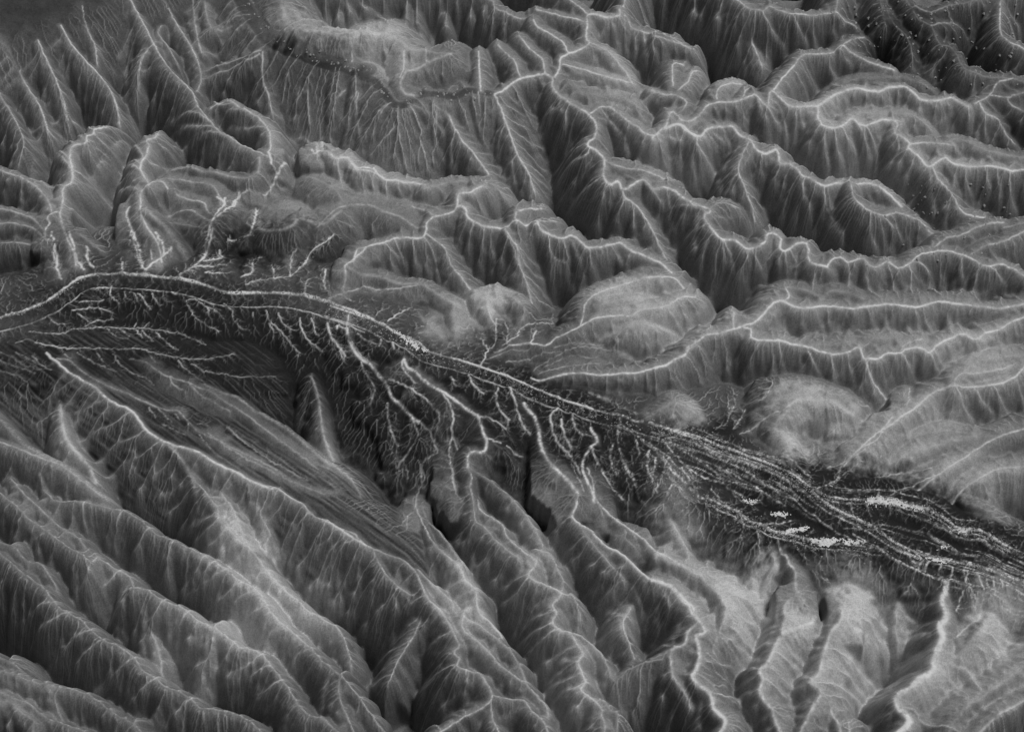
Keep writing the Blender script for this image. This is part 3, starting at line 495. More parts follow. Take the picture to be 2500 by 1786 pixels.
Q('1270 850 1300 820 1400 780 1500 740 1650 730 1800 740;1340 830 1480 790 1640 790;1300 870 1450 830 1600 810 1780 800;1100 800 1200 790 1300 760 1440 740;1000 770 1100 740 1240 720;1400 700 1550 690 1700 690;560 620 640 600;540 590 600 580', w=.4, wd=2.2)
T('F')
Q('720 930 680 1000 620 1060 560 1090 530 1140 480 1210;480 1000 490 1060 460 1120 430 1180 370 1210;870 1035 790 1090 700 1130 640 1190 570 1230;130 1050 110 1100 110 1160;700 1130 620 1210 520 1240;990 1580 1120 1530 1130 1470 1170 1400;1085 1330 1090 1270 1095 1230;1130 1250 1130 1170;1290 1340 1180 1410 1060 1450;1380 1420 1250 1440 1150 1500;1700 1450 1500 1490 1350 1510;1750 1490 1600 1560 1450 1616;1400 1230 1350 1290 1240 1350;1460 1140 1400 1200;1560 980 1560 1030 1550 1060', w=.7, wd=2.4)
Q('0 1240 130 1270 260 1310 400 1380 560 1430 700 1480 800 1530 900 1600;40 1280 120 1380 200 1460 260 1540;80 1300 200 1370 350 1470 450 1560;250 1390 400 1460 520 1550;380 1460 500 1500 640 1590;0 1340 60 1430 100 1540;540 1500 640 1530 760 1600;200 1290 320 1350 440 1420', w=.65, wd=3, up=5)
T('I')
Q('200 0 300 60 400 90 480 140 560 180;480 150 540 200 640 210;340 130 400 190 440 240;980 130 1050 100 1120 65 1135 0;1360 190 1380 150;700 100 760 160 860 190;620 120 700 180 800 230;100 60 160 150 210 200;540 0 620 60 680 110;1200 210 1220 270;1290 220 1330 290;640 350 760 340 860 320', w=.8, wd=3)
Q('1600 520 1640 570 1620 620 1590 660;1560 510 1570 560 1600 590;1680 580 1660 640;1760 600 1740 640 1760 700;1830 620 1810 680;1920 640 1910 710 1940 800 1960 880;1920 720 1880 800 1850 880;1980 650 2010 730 2010 830 1990 930 1920 980 1860 1030;2070 670 2090 740 2080 790;1930 740 1970 830 1960 900;2130 690 2140 740;2040 680 2060 760', w=.75, wd=3.4, up=8, s_=.8, R=36, L=24)
Q('150 200 200 260 210 330;220 200 280 290;530 300 540 370 520 440;620 350 630 430 640 490;870 470 900 540 960 580 1000 660 1060 700;960 500 1020 560;300 210 330 280 320 350;1240 490 1360 510 1440 550 1510 610;870 760 840 850 860 960;920 800 890 900;1150 830 1190 900 1180 980;1060 690 1020 620 920 590', w=.5, wd=2.2)
T('H')
Q('580 0 600 90 560 180 540 240 500 310 485 370;740 0 770 60 790 160 840 220;480 0 500 60 490 110;700 0 690 60;420 0 430 60', w=.5, wd=2.4)
Q('1380 0 1460 60 1510 120 1545 180', w=1, wd=5, up=13, R=50)
Q('1600 0 1640 100;1660 0 1690 80 1760 150 1850 240;1830 0 1880 80 1900 170 1960 260;2000 0 2000 80 2030 150;2120 100 2080 190 2050 230 2020 280;2180 0 2273 150;2060 40 2040 110 2000 170;1760 0 1780 60;1500 0 1540 70 1580 150', w=.7, wd=3.2, up=8, s_=.7, R=40)
Q('1830 380 1840 450 1890 520;1880 400 1920 480;1660 190 1700 300', w=.4)

# pale and dark ground, its own tones plus painted highlights on the lower left rolls: (x, y, half width, half height, how much paler)
SOIL_AND_GLOW = [
 (850, 100, 150, 45, .8), (960, 175, 70, 45, .6), (330, 120, 60, 60, .15), (180, 430, 90, 120, .25), (330, 440, 60, 120, .3),
 (720, 350, 110, 60, .3), (700, 500, 100, 40, .35), (880, 420, 120, 60, .4), (1130, 470, 130, 50, .3), (1100, 790, 60, 60, .5),
 (1230, 740, 70, 60, .6), (1530, 720, 90, 40, .6), (1580, 800, 120, 40, .6), (1700, 720, 130, 60, .3), (1870, 790, 200, 60, .25),
 (1680, 1010, 45, 40, .8), (1930, 965, 110, 30, .6), (1990, 1030, 120, 50, .65), (1935, 1100, 45, 40, .8), (2250, 1010, 140, 60, .55),
 (2200, 1110, 120, 40, .6), (2400, 900, 100, 50, .45), (2400, 1170, 110, 60, .55), (2440, 1270, 80, 40, .6), (2300, 830, 200, 60, .4),
 (1650, 380, 120, 60, .4), (1480, 200, 90, 60, .35), (1500, 110, 60, 60, .3), (1560, 250, 80, 50, .35), (1750, 200, 70, 60, .3),
 (2050, 260, 150, 60, .3), (2280, 300, 120, 40, .3), (2000, 330, 150, 60, .35), (2150, 420, 120, 60, .3), (2350, 400, 140, 40, .3),
 (150, 1070, 50, 70, .5), (560, 1300, 80, 100, .55), (680, 1470, 120, 120, 1.0), (590, 1330, 45, 60, 1.0), (480, 1560, 130, 90, .6),  # palest patches paint the bright, lit look of the lower left rolls
 (300, 1400, 120, 90, .2), (790, 1050, 40, 90, .5), (830, 1130, 40, 60, .3), (1130, 1440, 60, 90, .8), (1180, 1560, 60, 90, .4), (1400, 1620, 80, 130, .6),
 (1330, 1400, 60, 90, .5), (1280, 1270, 70, 90, .35), (1650, 1250, 60, 120, .8), (1780, 1420, 100, 80, .8), (1820, 1500, 70, 70, .7),
 (1900, 1600, 80, 100, .5), (2090, 1440, 60, 90, .9), (2130, 1560, 90, 90, .7), (2050, 1650, 100, 80, .5), (2450, 1500, 60, 120, .9),
 (2350, 1650, 120, 90, .6), (1960, 1520, 40, 40, .8), (1870, 1380, 30, 50, .8), (1500, 1500, 40, 60, .5), (2200, 1500, 40, 60, .4),
 (1160, 740, 60, 60, .5), (330, 1180, 200, 60, .2), (150, 1250, 150, 90, .1), (80, 1680, 120, 60, .25), 
 (70, 50, 150, 60, -.25),   (700, 180, 150, 50, -.3), (2300, 100, 150, 90, -.45), (2150, 90, 80, 60, -.4), (2480, 300, 60, 90, -.35),
  (600, 560, 150, 50, -.45),   
     (1280, 1000, 160, 90, -.3), (1990, 1180, 170, 60, -.6), (2130, 1150, 110, 35, -.5), (2230, 1220, 160, 40, -.6), (1800, 1040, 120, 40, -.35),  (2250, 1300, 300, 60, -.4),
 (600, 850, 220, 70, -.85), (350, 740, 280, 60, -.7), (850, 930, 170, 110, -.55), (1050, 1010, 220, 130, -.45), (1550, 1120, 250, 110, -.5), (1300, 1020, 160, 110, -.5), (150, 880, 200, 60, -.5), (500, 1000, 250, 90, -.25), (2060, 1270, 280, 80, -.8), (2400, 1340, 180, 80, -.8), (620, 600, 200, 40, -.35), (130, 600, 160, 60, -.3), (1300, 800, 160, 70, -.4),
 
]
# ------------------------------------------------------------------ from readings to ground
SIN, COS, TAN = math.sin(PITCH), math.cos(PITCH), math.tan(HALF)
def LAND(p, z):
    """point of the ground at height z seen at photo position p (n,2)"""
    p = np.asarray(p, float); z = np.broadcast_to(np.asarray(z, float), p.shape[:1])
    cx = (p[:, 0] - 1250) / 1250 * TAN; cy = (893 - p[:, 1]) / 1250 * TAN
    dx, dy, dz = cx, COS + cy * SIN, -SIN + cy * COS
    t = (z - CAM[2]) / dz
    return np.stack([CAM[0] + t * dx, CAM[1] + t * dy], 1)

CELL = 2.3
far = LAND([(0, 0), (2500, 0), (0, 1786), (2500, 1786)], 50.0)
X0, X1 = far[:, 0].min() - 120, far[:, 0].max() + 120
Y0, Y1 = far[:, 1].min() - 260, far[:, 1].max() + 260
NX, NY = int((X1 - X0) / CELL), int((Y1 - Y0) / CELL)
gx = (X0 + np.arange(NX) * CELL).astype(np.float32)
gy = (Y0 + np.arange(NY) * CELL).astype(np.float32)
H = np.full((NY, NX), -190.0, np.float32)
OWN = np.full((NY, NX), -1, np.int16)
PALE = np.zeros((NY, NX), np.float32)
HALO = np.zeros((NY, NX), np.float32)  # painted glow spreading from the crest lines
BED = np.zeros((NY, NX), np.float32)

def spectral(scale, beta, seed):
    """smooth random field with features near `scale` metres, unit spread"""
    g = np.random.default_rng(seed).standard_normal((NY, NX)).astype(np.float32)
    fy = np.fft.fftfreq(NY, CELL)[:, None]; fx = np.fft.rfftfreq(NX, CELL)[None]
    f = np.sqrt(fx * fx + fy * fy) * scale
    F = np.fft.rfft2(g) * (1.0 / (1.0 + f ** 2) ** (beta / 2))
    F[0, 0] = 0
    o = np.fft.irfft2(F, s=(NY, NX)).astype(np.float32)
    return o / o.std()

def smooth_line(p, z, step=9.0, wig=1.0):
    """Catmull-Rom through the points (world), resampled"""
    n = len(p)
    q = np.column_stack([p, z])
    if n > 2:
        e = np.vstack([2 * q[0] - q[1], q, 2 * q[-1] - q[-2]])
        out = []
        for i in range(n - 1):
            a, b, c, d = e[i], e[i + 1], e[i + 2], e[i + 3]
            m = max(2, int(np.hypot(*(c - b)[:2]) / step) + 1)
            t = np.linspace(0, 1, m, endpoint=False)[:, None]
            out.append(.5 * (2 * b + (c - a) * t + (2 * a - 5 * b + 4 * c - d) * t * t + (3 * b - a - 3 * c + d) * t ** 3))
        q = np.vstack(out + [q[-1:]])
    else:
        m = max(2, int(np.hypot(*(q[1] - q[0])[:2]) / step) + 1)
        q = q[0] + (q[1] - q[0]) * np.linspace(0, 1, m)[:, None]
    if wig and len(q) > 3:
        j = rng.standard_normal((len(q), 2)) * wig
        j[0] = j[-1] = 0
        q[:, :2] += j
    return q

def raster(q, s, R, r, c, own, w0, w1, wd, hw=0.0, back=1.0, bk=1.0, paint=False, halo=0):
    """lay one crest: heights fall off on both sides, paler line on top"""
    n = len(q) - 1
    for i in range(n):
        ax, ay, az = q[i]; bx, by, bz = q[i + 1]
        i0 = max(0, int((min(ax, bx) - R - X0) / CELL)); i1 = min(NX, int((max(ax, bx) + R - X0) / CELL) + 2)
        j0 = max(0, int((min(ay, by) - R - Y0) / CELL)); j1 = min(NY, int((max(ay, by) + R - Y0) / CELL) + 2)
        if i0 >= i1 or j0 >= j1: continue
        x = gx[None, i0:i1] - np.float32(ax); y = gy[j0:j1, None] - np.float32(ay)
        ex, ey = bx - ax, by - ay
        l2 = ex * ex + ey * ey + 1e-6
        t = np.clip((x * np.float32(ex / l2) + y * np.float32(ey / l2)), 0, 1)
        dx = x - t * np.float32(ex); dy = y - t * np.float32(ey)
        dy = np.where(dy > 0, dy * np.float32(back), dy)
        d = np.sqrt(dx * dx + dy * dy)
        if bk != 1.0:                      # the far flank of a roll is steeper
            nl = math.sqrt(l2); sd = (dy * np.float32(ex / nl) - dx * np.float32(ey / nl)) / (d + 1e-3)
            d = d * (1 + np.float32(bk - 1) * np.clip(sd, 0, 1))
        de = np.maximum(d - hw, 0) if hw else d
        h = np.float32(az) + t * np.float32(bz - az) - s * (np.sqrt(de * de + r * r) - r) - c * de * de
        if hw and own in (0, 2): h = h - 2.0 * (d < hw * .92)
        sub = H[j0:j1, i0:i1]
        if not paint:
            m = h > sub
            sub[m] = h[m]
            if own is not None: OWN[j0:j1, i0:i1][m] = own
        if hw and own in (0, 2):
            bsub = BED[j0:j1, i0:i1]
            np.maximum(bsub, (d < hw * .95).astype(np.float32), out=bsub)
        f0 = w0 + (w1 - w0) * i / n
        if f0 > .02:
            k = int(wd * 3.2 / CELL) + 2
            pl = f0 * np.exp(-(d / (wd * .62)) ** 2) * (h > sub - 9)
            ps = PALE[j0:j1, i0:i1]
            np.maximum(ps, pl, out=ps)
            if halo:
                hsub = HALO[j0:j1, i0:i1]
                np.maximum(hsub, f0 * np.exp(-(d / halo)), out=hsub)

def extend(p):
    """lines that leave the photograph go on beyond its edge"""
    p = p.copy()
    def out(u): return u[0] < 14 or u[0] > 2486 or u[1] < 14 or u[1] > 1772
    if out(p[-1]):
        d = p[-1] - p[-2]; p = np.vstack([p, p[-1] + d / np.hypot(*d) * 260])
    if out(p[0]):
        d = p[0] - p[1]; p = np.vstack([p[0] + d / np.hypot(*d) * 260, p])
    return p

# 1. river beds and main crests
mains, beds = [], []
for l in LINES:
    if l['k'] not in 'MV': continue
    p = extend(l['p'])
    seg = np.r_[0, np.cumsum(np.hypot(*np.diff(p, axis=0).T))]
    z = np.interp(seg / seg[-1], np.linspace(0, 1, len(l['z'])), l['z'])
    q = smooth_line(LAND(p, z), z, wig=.6 if l['k'] == 'M' else 0)
    l['q'] = q
    if l['k'] == 'V':
        beds.append(l)
        raster(q, l['s'], l['R'], l['r'], l['c'], l['own'], 0, 0, 3, hw=l['hw'], back=1.0)
    else:
        mains.append(l)
        q[:, 2] += np.interp(np.arange(len(q)), np.arange(0, len(q) + 6, 6), rng.standard_normal(len(np.arange(0, len(q) + 6, 6))) * 1.6)
def to_photo(q):
    v = q - CAM
    f = v[:, 1] * COS - v[:, 2] * SIN; u = v[:, 1] * SIN + v[:, 2] * COS
    return np.stack([1250 + v[:, 0] / f / TAN * 1250, 893 - u / f / TAN * 1250], 1)
PP = [to_photo(l['q']) for l in mains]
for k, l in enumerate(mains):
    # a free end of a crest dies away into the ground instead of stopping in a cliff
    q = l['q']; d = np.r_[0, np.cumsum(np.hypot(*np.diff(q[:, :2], axis=0).T))]
    for end, s_ in ((0, d), (-1, d[-1] - d)):
        e_ = PP[k][end]
        if not (0 < e_[0] < 2500 and 0 < e_[1] < 1786) or q[end, 2] > 102: continue
        if min(((PP[m] - e_) ** 2).sum(1).min() for m in range(len(mains)) if m != k) < 24 ** 2: continue
        q[:, 2] -= 34 * np.clip(1 - s_ / 90, 0, 1) ** 1.6
for l in mains:
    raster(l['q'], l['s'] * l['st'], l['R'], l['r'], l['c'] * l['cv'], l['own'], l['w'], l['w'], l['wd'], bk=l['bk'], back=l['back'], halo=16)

hosts = mains + [l for l in beds if l['z'][0] > 90]
MP = np.vstack([l['q'] for l in hosts]); MO = np.concatenate([[l['own']] * len(l['q']) for l in hosts])
MPP = to_photo(MP)
def surf(x, y):
    i = min(max(int((x - X0) / CELL), 0), NX - 1); j = min(max(int((y - Y0) / CELL), 0), NY - 1)
    return float(H[j, i]), int(OWN[j, i])

# 2. traced spurs: they ride on the flanks laid so far
ZS = np.arange(128, -260, -2.5)
def hit(p, h):
    """where the line of sight through photo point p first meets the ground h"""
    out = np.zeros((len(p), 3))
    for i, a in enumerate(p):
        w = LAND(np.repeat(a[None], len(ZS), 0), ZS)
        jj = np.clip(((w[:, 1] - Y0) / CELL).astype(int), 0, NY - 1); ii = np.clip(((w[:, 0] - X0) / CELL).astype(int), 0, NX - 1)
        k = int(np.argmax(h[jj, ii] >= ZS)) if (h[jj, ii] >= ZS).any() else 30
        out[i] = (w[k, 0], w[k, 1], ZS[k])
    return out
def at(h, x, y):
    return h[np.clip(((y - Y0) / CELL).astype(int), 0, NY - 1), np.clip(((x - X0) / CELL).astype(int), 0, NX - 1)]
def ease(z):
    return np.convolve(np.pad(z, 2, mode='edge'), np.ones(5) / 5, mode='valid') if len(z) > 4 else z
H0 = H.copy()
spurs = []
for l in LINES:
    if l['k'] != 'S': continue
    p = extend(l['p'])
    k = np.argmin(((MPP - p[0]) ** 2).sum(1))
    w = hit(p, H0)
    if ((MPP[k] - p[0]) ** 2).sum() < 40 ** 2: w[0] = MP[k]
    q = smooth_line(w[:, :2], w[:, 2], wig=.8)
    d = np.r_[0, np.cumsum(np.hypot(*np.diff(q[:, :2], axis=0).T))]
    q[:, 2] = ease(at(H0, q[:, 0], q[:, 1])) + 13 * (1 - np.exp(-d / 35)) * (1 - .8 * d / d[-1])
    l['q'] = q; l['own'] = MO[k]
    spurs.append(l)
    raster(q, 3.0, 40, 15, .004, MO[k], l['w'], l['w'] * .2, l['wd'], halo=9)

# 3. spurs nobody could trace one by one: both sides of every crest
def side_spurs(l, spacing, length, g, s, R, r, wmul, wd, ang, step, wig, base=None, bump=0, ramp=25., paint=False):
    q = l['q']; out = []
    d = np.r_[0, np.cumsum(np.hypot(*np.diff(q[:, :2], axis=0).T))]
    if spacing <= 0 or d[-1] < spacing: return out
    for side in ((-1,) if l.get('bk', 1) > 1.5 and base is not None else (-1, 1)):
        t = rng.uniform(.2, .8) * spacing
        while t < d[-1]:
            k = min(np.searchsorted(d, t), len(q) - 1)
            t += spacing * rng.uniform(.6, 1.45)
            a, b = q[max(k - 2, 0)], q[min(k + 2, len(q) - 1)]
            tx, ty = b[0] - a[0], b[1] - a[1]
            n = math.hypot(tx, ty) + 1e-6; tx /= n; ty /= n
            nx, ny = -ty * side, tx * side
            if b[2] > a[2]: tx, ty = -tx, -ty          # lean downhill along the crest
            th = math.radians(ang + rng.uniform(-14, 14))
            vx, vy = nx * math.sin(th) + tx * math.cos(th), ny * math.sin(th) + ty * math.cos(th)
            L = length * rng.uniform(.55, 1.1)
            m = max(3, int(L / step))
            u = np.linspace(0, 1, m)
            curve = rng.uniform(-.28, .28) * L
            px = q[k, 0] + vx * L * u - vy * curve * u * u
            py = q[k, 1] + vy * L * u + vx * curve * u * u
            if px.min() < X0 or px.max() > X1 or py.min() < Y0 or py.max() > Y1: continue
            if base is not None:
                hs = at(base, px, py)
                cut = int(np.argmin(hs)) + 1           # a spur ends in the valley, not on the next hill
                if cut < 3 or hs[0] - hs[cut - 1] < .3 * L * u[cut - 1]: continue
                px, py, hs, u = px[:cut], py[:cut], hs[:cut], u[:cut]
                pz = ease(hs) + bump * rng.uniform(.7, 1.3) * (1 - np.exp(-L * u / ramp)) * (1 - .85 * u)
            else:
                pz = q[k, 2] - .6 - g * rng.uniform(.85, 1.2) * L * u
            m = len(px)
            p = np.column_stack([px, py, pz])
            p[1:-1, :2] += rng.standard_normal((m - 2, 2)) * wig
            w = l['sw'] * l['w'] * wmul * rng.uniform(.5, 1.3)
            raster(p, s, R, r, .003, l['own'], w, w * .12, wd, paint=paint)
            out.append(dict(q=p, own=l['own'], w=w, sw=1.0))
    return out

level1 = []
for l in mains:
    level1 += side_spurs(l, l['a'] * 1.5, l['L'], 0, 3.0, 34, 13, .12, 1.7, 74, 10, .7, H0, (.34 * l['a'] + 3) * l['flute'])
for l in beds:                              # the steep slope below the upper riverbed is fluted too
    if l['z'][0] == 100:
        l.update(w=.5, sw=.6)
        level1 += side_spurs(l, 46, 170, 0, 2.2, 60, 18, .8, 1.8, 86, 10, .7, H0, 26, 40.)
H1 = H.copy()
print('spurs', len(spurs), len(level1))

# 4. ribs and streams of the valley floor
floor = []
for l in LINES:
    if l['k'] != 'Q': continue
    p = extend(l['p'])
    w = hit(p, H1)
    own = surf(*w[len(w) // 2, :2])[1]
    q = smooth_line(w[:, :2], w[:, 2], step=7, wig=1.2)
    q[:, 2] = [surf(a[0], a[1])[0] for a in q]
    k = np.ones(5) / 5
    if len(q) > 6: q[:, 2] = np.convolve(np.pad(q[:, 2], 2, mode='edge'), k, mode='valid')
    q[:, 2] += l['up']
    l['q'] = q; l['own'] = own
    floor.append(l)
for l in floor:
    raster(l['q'], l['s'], l['R'], l['r'], 0, l['own'], l['w'], l['w'] * .6, l['wd'], back=1.0)
for l in floor:
    sub = side_spurs(l, l['a'], l['L'], .12, .6, 22, 2, .6, 1.6, 42, 6, 1.0)
    for b in sub: side_spurs(b, 11, 8, .15, .6, 12, 2, .6, 1.3, 44, 4, .6)
# strands of the braided bed on the right, all running with the flow
for k in range(60):
    b = beds[2 + k % 3]['q']
    n0 = rng.integers(0, max(1, len(b) - 14)); n1 = min(len(b), n0 + rng.integers(14, 46))
    q = b[n0:n1].copy()
    if len(q) < 6 or q[:, 0].mean() < 430: continue
    t = np.linspace(0, 1, len(q))
    q[:, 1] += rng.uniform(-85, 45) + 3 * np.sin(t * rng.uniform(4, 9) + rng.uniform(0, 6)) + rng.uniform(-12, 12) * t
    q[:, 2] = ease(at(H, q[:, 0], q[:, 1])) + 2.2
    raster(q, .5, 20, 2, 0, 0, *(rng.uniform(.2, .8),) * 2, rng.uniform(1.4, 3.0))
# short ribs along the banks of the wide riverbeds
for l in beds[:6]:
    q = l['q'].copy()
    d = np.gradient(q[:, :2], axis=0); d /= np.hypot(d[:, 0], d[:, 1])[:, None] + 1e-6
    for side in (-1, 1):
        b = q.copy(); b[:, 0] -= d[:, 1] * l['hw'] * side; b[:, 1] += d[:, 0] * l['hw'] * side
        b[:, 2] += 1.2
        l2 = dict(q=b, own=l['own'], w=.7, sw=.8)
        raster(b, .6, 14, 2, 0, l['own'], 1.2 if side > 0 else .7, 1.2 if side > 0 else .7, (5.5 if l is beds[0] else 4) if side > 0 else 2.6, back=1.0)
        ribs = side_spurs(l2, 20, 36, .13, .7, 24, 2, .4, 1.8, 62, 6, 1.2)
        for a in ribs: side_spurs(a, 11, 12, .2, .7, 14, 2, .6, 1.4, 42, 5, .7)

# 5. roughness, then fine rills that gather uphill into the crests
def blur(a, n=1):
    for _ in range(n):
        p = np.pad(a, 1, mode='edge')
        a = (p[:-2, 1:-1] + p[2:, 1:-1] + p[1:-1, :-2] + p[1:-1, 2:] + 2 * p[1:-1, 1:-1]) / 6
    return a
def gather(h, seed):
    """how much ground lies below each cell along the steepest way up: rills joining into crests"""
    r = np.random.default_rng(seed)
    best = np.zeros((NY, NX), np.float32); rec = np.arange(NX * NY, dtype=np.int64).reshape(NY, NX).copy()
    idx = rec.copy()
    for dy in (-1, 0, 1):
        for dx in (-1, 0, 1):
            if dx == 0 and dy == 0: continue
            a = h[max(0, dy):NY + min(0, dy), max(0, dx):NX + min(0, dx)]
            ys, xs = slice(max(0, -dy), NY + min(0, -dy)), slice(max(0, -dx), NX + min(0, -dx))
            g = (a - h[ys, xs]) / math.hypot(dx, dy) * r.uniform(.55, 1.0, a.shape).astype(np.float32)
            m = g > best[ys, xs]
            best[ys, xs][m] = g[m]
            rec[ys, xs][m] = (idx[ys, xs] + dy * NX + dx)[m]
    order = np.argsort(h.ravel(), kind='stable')
    acc = [1.0] * (NX * NY); rl = rec.ravel()
    rs = rl[order].tolist()
    for i, k in zip(order.tolist(), rs):
        if k != i: acc[k] += acc[i]
    return np.array(acc, np.float32).reshape(NY, NX)
n60, n18, n7 = spectral(60, 3.2, 1), spectral(18, 2.8, 2), spectral(7, 2.4, 3)
bedm = np.clip(BED, 0, 1)
H = blur(H, 4)
def grooves(scale, angle, seed):
    g = np.random.default_rng(seed).standard_normal((NY, NX)).astype(np.float32)
    fy = np.fft.fftfreq(NY, CELL)[:, None]; fx = np.fft.rfftfreq(NX, CELL)[None]
    ca, sa = math.cos(angle), math.sin(angle)
    al, ac = (fx * ca + fy * sa) * scale * 9, (-fx * sa + fy * ca) * scale
    o = np.fft.irfft2(np.fft.rfft2(g) * (ac * ac) / (1 + al ** 2 + ac ** 2) ** 2.2, s=(NY, NX)).astype(np.float32)
    return o / o.std()
grv = grooves(16, math.radians(-38), 21)
gm = blur((OWN == 1).astype(np.float32), 10)
H += gm * (1.3 * np.abs(blur(grv, 2)))
H += (1.6 * n60 + .35 * n18) * (1 - .8 * bedm) + .10 * n7
gy_, gx_ = np.gradient(blur(H, 6), CELL)
STEEPNESS = np.clip((np.hypot(gx_, gy_) - .25) / .6, 0, 1)
for it in range(2):
    la = np.log(gather(H, 50 + it))
    H += (.75 - .2 * it) * np.clip(blur(np.clip(la - 1.6, 0, 5), 1), 0, 4) * (1 - bedm) * np.maximum(.15 + .85 * STEEPNESS, blur((OWN == 0).astype(np.float32), 6))
la = np.log(gather(H, 60))
HAIR = np.clip((la - 1.9) / 4.2, 0, 1) ** 1.2 * (1 - bedm)
HAIR = .8 * HAIR + .2 * blur(HAIR, 1)
floor_m = np.clip(blur((OWN == 0).astype(np.float32), 6), 0, 1)
HAIR *= np.maximum(.12 + .88 * STEEPNESS, floor_m)

# 6. paleness of the ground, painted highlights included
gxx, gyy = np.meshgrid(gx, gy)
ph = to_photo(np.column_stack([gxx.ravel(), gyy.ravel(), np.clip(H, 0, 110).ravel()]))
pu, pv = ph[:, 0].reshape(NY, NX).astype(np.float32), ph[:, 1].reshape(NY, NX).astype(np.float32)
soil_and_glow = np.zeros((NY, NX), np.float32)
for (u, v, a, b, k) in SOIL_AND_GLOW:
    c = LAND([(u, v)], 60.0)[0]
    e = LAND([(u + a, v)], 60.0)[0]; f = LAND([(u, v + b)], 60.0)[0]
    ra, rb = abs(e[0] - c[0]), abs(f[1] - c[1])
    d = ((gxx - c[0] + 12 * n60) / ra) ** 2 + ((gyy - c[1] + 12 * n18) / rb) ** 2
    soil_and_glow += k * np.exp(-d ** 1.5 * .7)
belt = blur(((OWN == 0) | (OWN == 1)).astype(np.float32), 14)
soil_and_glow = np.clip(soil_and_glow - .4 * belt - .5 * blur((OWN == 2).astype(np.float32) * BED, 5) - .35 * blur((OWN == 3).astype(np.float32), 8), -1, 1)

# ------------------------------------------------------------------ materials
def ground_material(name):
    m = bpy.data.materials.new(name); m.use_nodes = True
    n, l = m.node_tree.nodes, m.node_tree.links
    n.clear()
    out = n.new('ShaderNodeOutputMaterial'); b = n.new('ShaderNodeBsdfPrincipled')
    b.inputs['Roughness'].default_value = .95
    b.inputs['Specular IOR Level'].default_value = .1
    l.new(b.outputs[0], out.inputs[0])
    at = {}
    for k in ('soil_and_glow', 'pale'):
        a = n.new('ShaderNodeAttribute'); a.attribute_name = k; at[k] = a.outputs['Fac']
    geo = n.new('ShaderNodeNewGeometry')
    def noise(scale, det):
        x = n.new('ShaderNodeTexNoise'); x.inputs['Scale'].default_value = scale; x.inputs['Detail'].default_value = det
        l.new(geo.outputs['Position'], x.inputs['Vector']); return x.outputs['Fac']
    def math_(op, a, b_):
        x = n.new('ShaderNodeMath'); x.operation = op
        for i, v in enumerate((a, b_)):
            if isinstance(v, (int, float)): x.inputs[i].default_value = v
            else: l.new(v, x.inputs[i])
        return x.outputs[0]
    ramp = n.new('ShaderNodeMapRange')
    ramp.inputs['From Min'].default_value = -1; ramp.inputs['From Max'].default_value = 1
    ramp.inputs['To Min'].default_value = SOIL_LO; ramp.inputs['To Max'].default_value = SOIL_HI
    l.new(at['soil_and_glow'], ramp.inputs['Value'])
    grain = math_('ADD', math_('MULTIPLY', noise(.28, 3), 1.1), math_('MULTIPLY', noise(.03, 5), .7))
    base = math_('MULTIPLY', ramp.outputs[0], math_('ADD', grain, .1))
    speck = math_('ADD', math_('MULTIPLY', noise(.3, 2), .9), .5)
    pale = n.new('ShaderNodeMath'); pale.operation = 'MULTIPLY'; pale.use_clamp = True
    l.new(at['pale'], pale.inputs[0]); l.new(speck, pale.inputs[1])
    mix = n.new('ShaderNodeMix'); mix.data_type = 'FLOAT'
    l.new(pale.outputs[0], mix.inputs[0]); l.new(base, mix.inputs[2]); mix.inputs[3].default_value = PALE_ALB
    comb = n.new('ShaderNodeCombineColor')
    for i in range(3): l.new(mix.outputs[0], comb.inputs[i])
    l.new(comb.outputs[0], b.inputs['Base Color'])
    bump = n.new('ShaderNodeBump'); bump.inputs['Strength'].default_value = .5; bump.inputs['Distance'].default_value = 1.2
    l.new(noise(.35, 4), bump.inputs['Height']); l.new(bump.outputs[0], b.inputs['Normal'])
    return m
SOIL_LO, SOIL_HI, PALE_ALB = .025, .62, .9
mat = ground_material('bare_ground')

# ------------------------------------------------------------------ the land as objects: one per ridge
brk = np.clip(.72 + .25 * spectral(14, 2, 9) + .25 * spectral(90, 3, 10), .2, 1.25)
brk2 = np.clip(.75 + .55 * n7 + .25 * n18, .25, 1.5)
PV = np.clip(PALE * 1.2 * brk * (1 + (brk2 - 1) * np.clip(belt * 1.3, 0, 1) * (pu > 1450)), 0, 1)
PV = np.clip(PV + HAIR * .62 * (1 - .6 * np.clip(-soil_and_glow, 0, 1)) * (PV < .9), 0, 1)
SV = np.clip(soil_and_glow + 0.5 * HALO * (1 - np.clip(belt * 1.2, 0, 1)), -1, 1)  # crest highlights painted into the ground tone
SV = np.clip(SV + gm * .22 * blur(grv, 1), -1, 1)
SV = 2 * ((SV + 1) / 2) ** 1.7 - 1
# keep what the camera or a neighbour position can see
vis = (pu > -140) & (pu < 2640) & (pv > -140) & (pv < 1930)
fv = vis[:-1, :-1] & vis[1:, :-1] & vis[:-1, 1:] & vis[1:, 1:]
FO = OWN[:-1, :-1].copy()
FO[(FO < 0) & fv] = 0
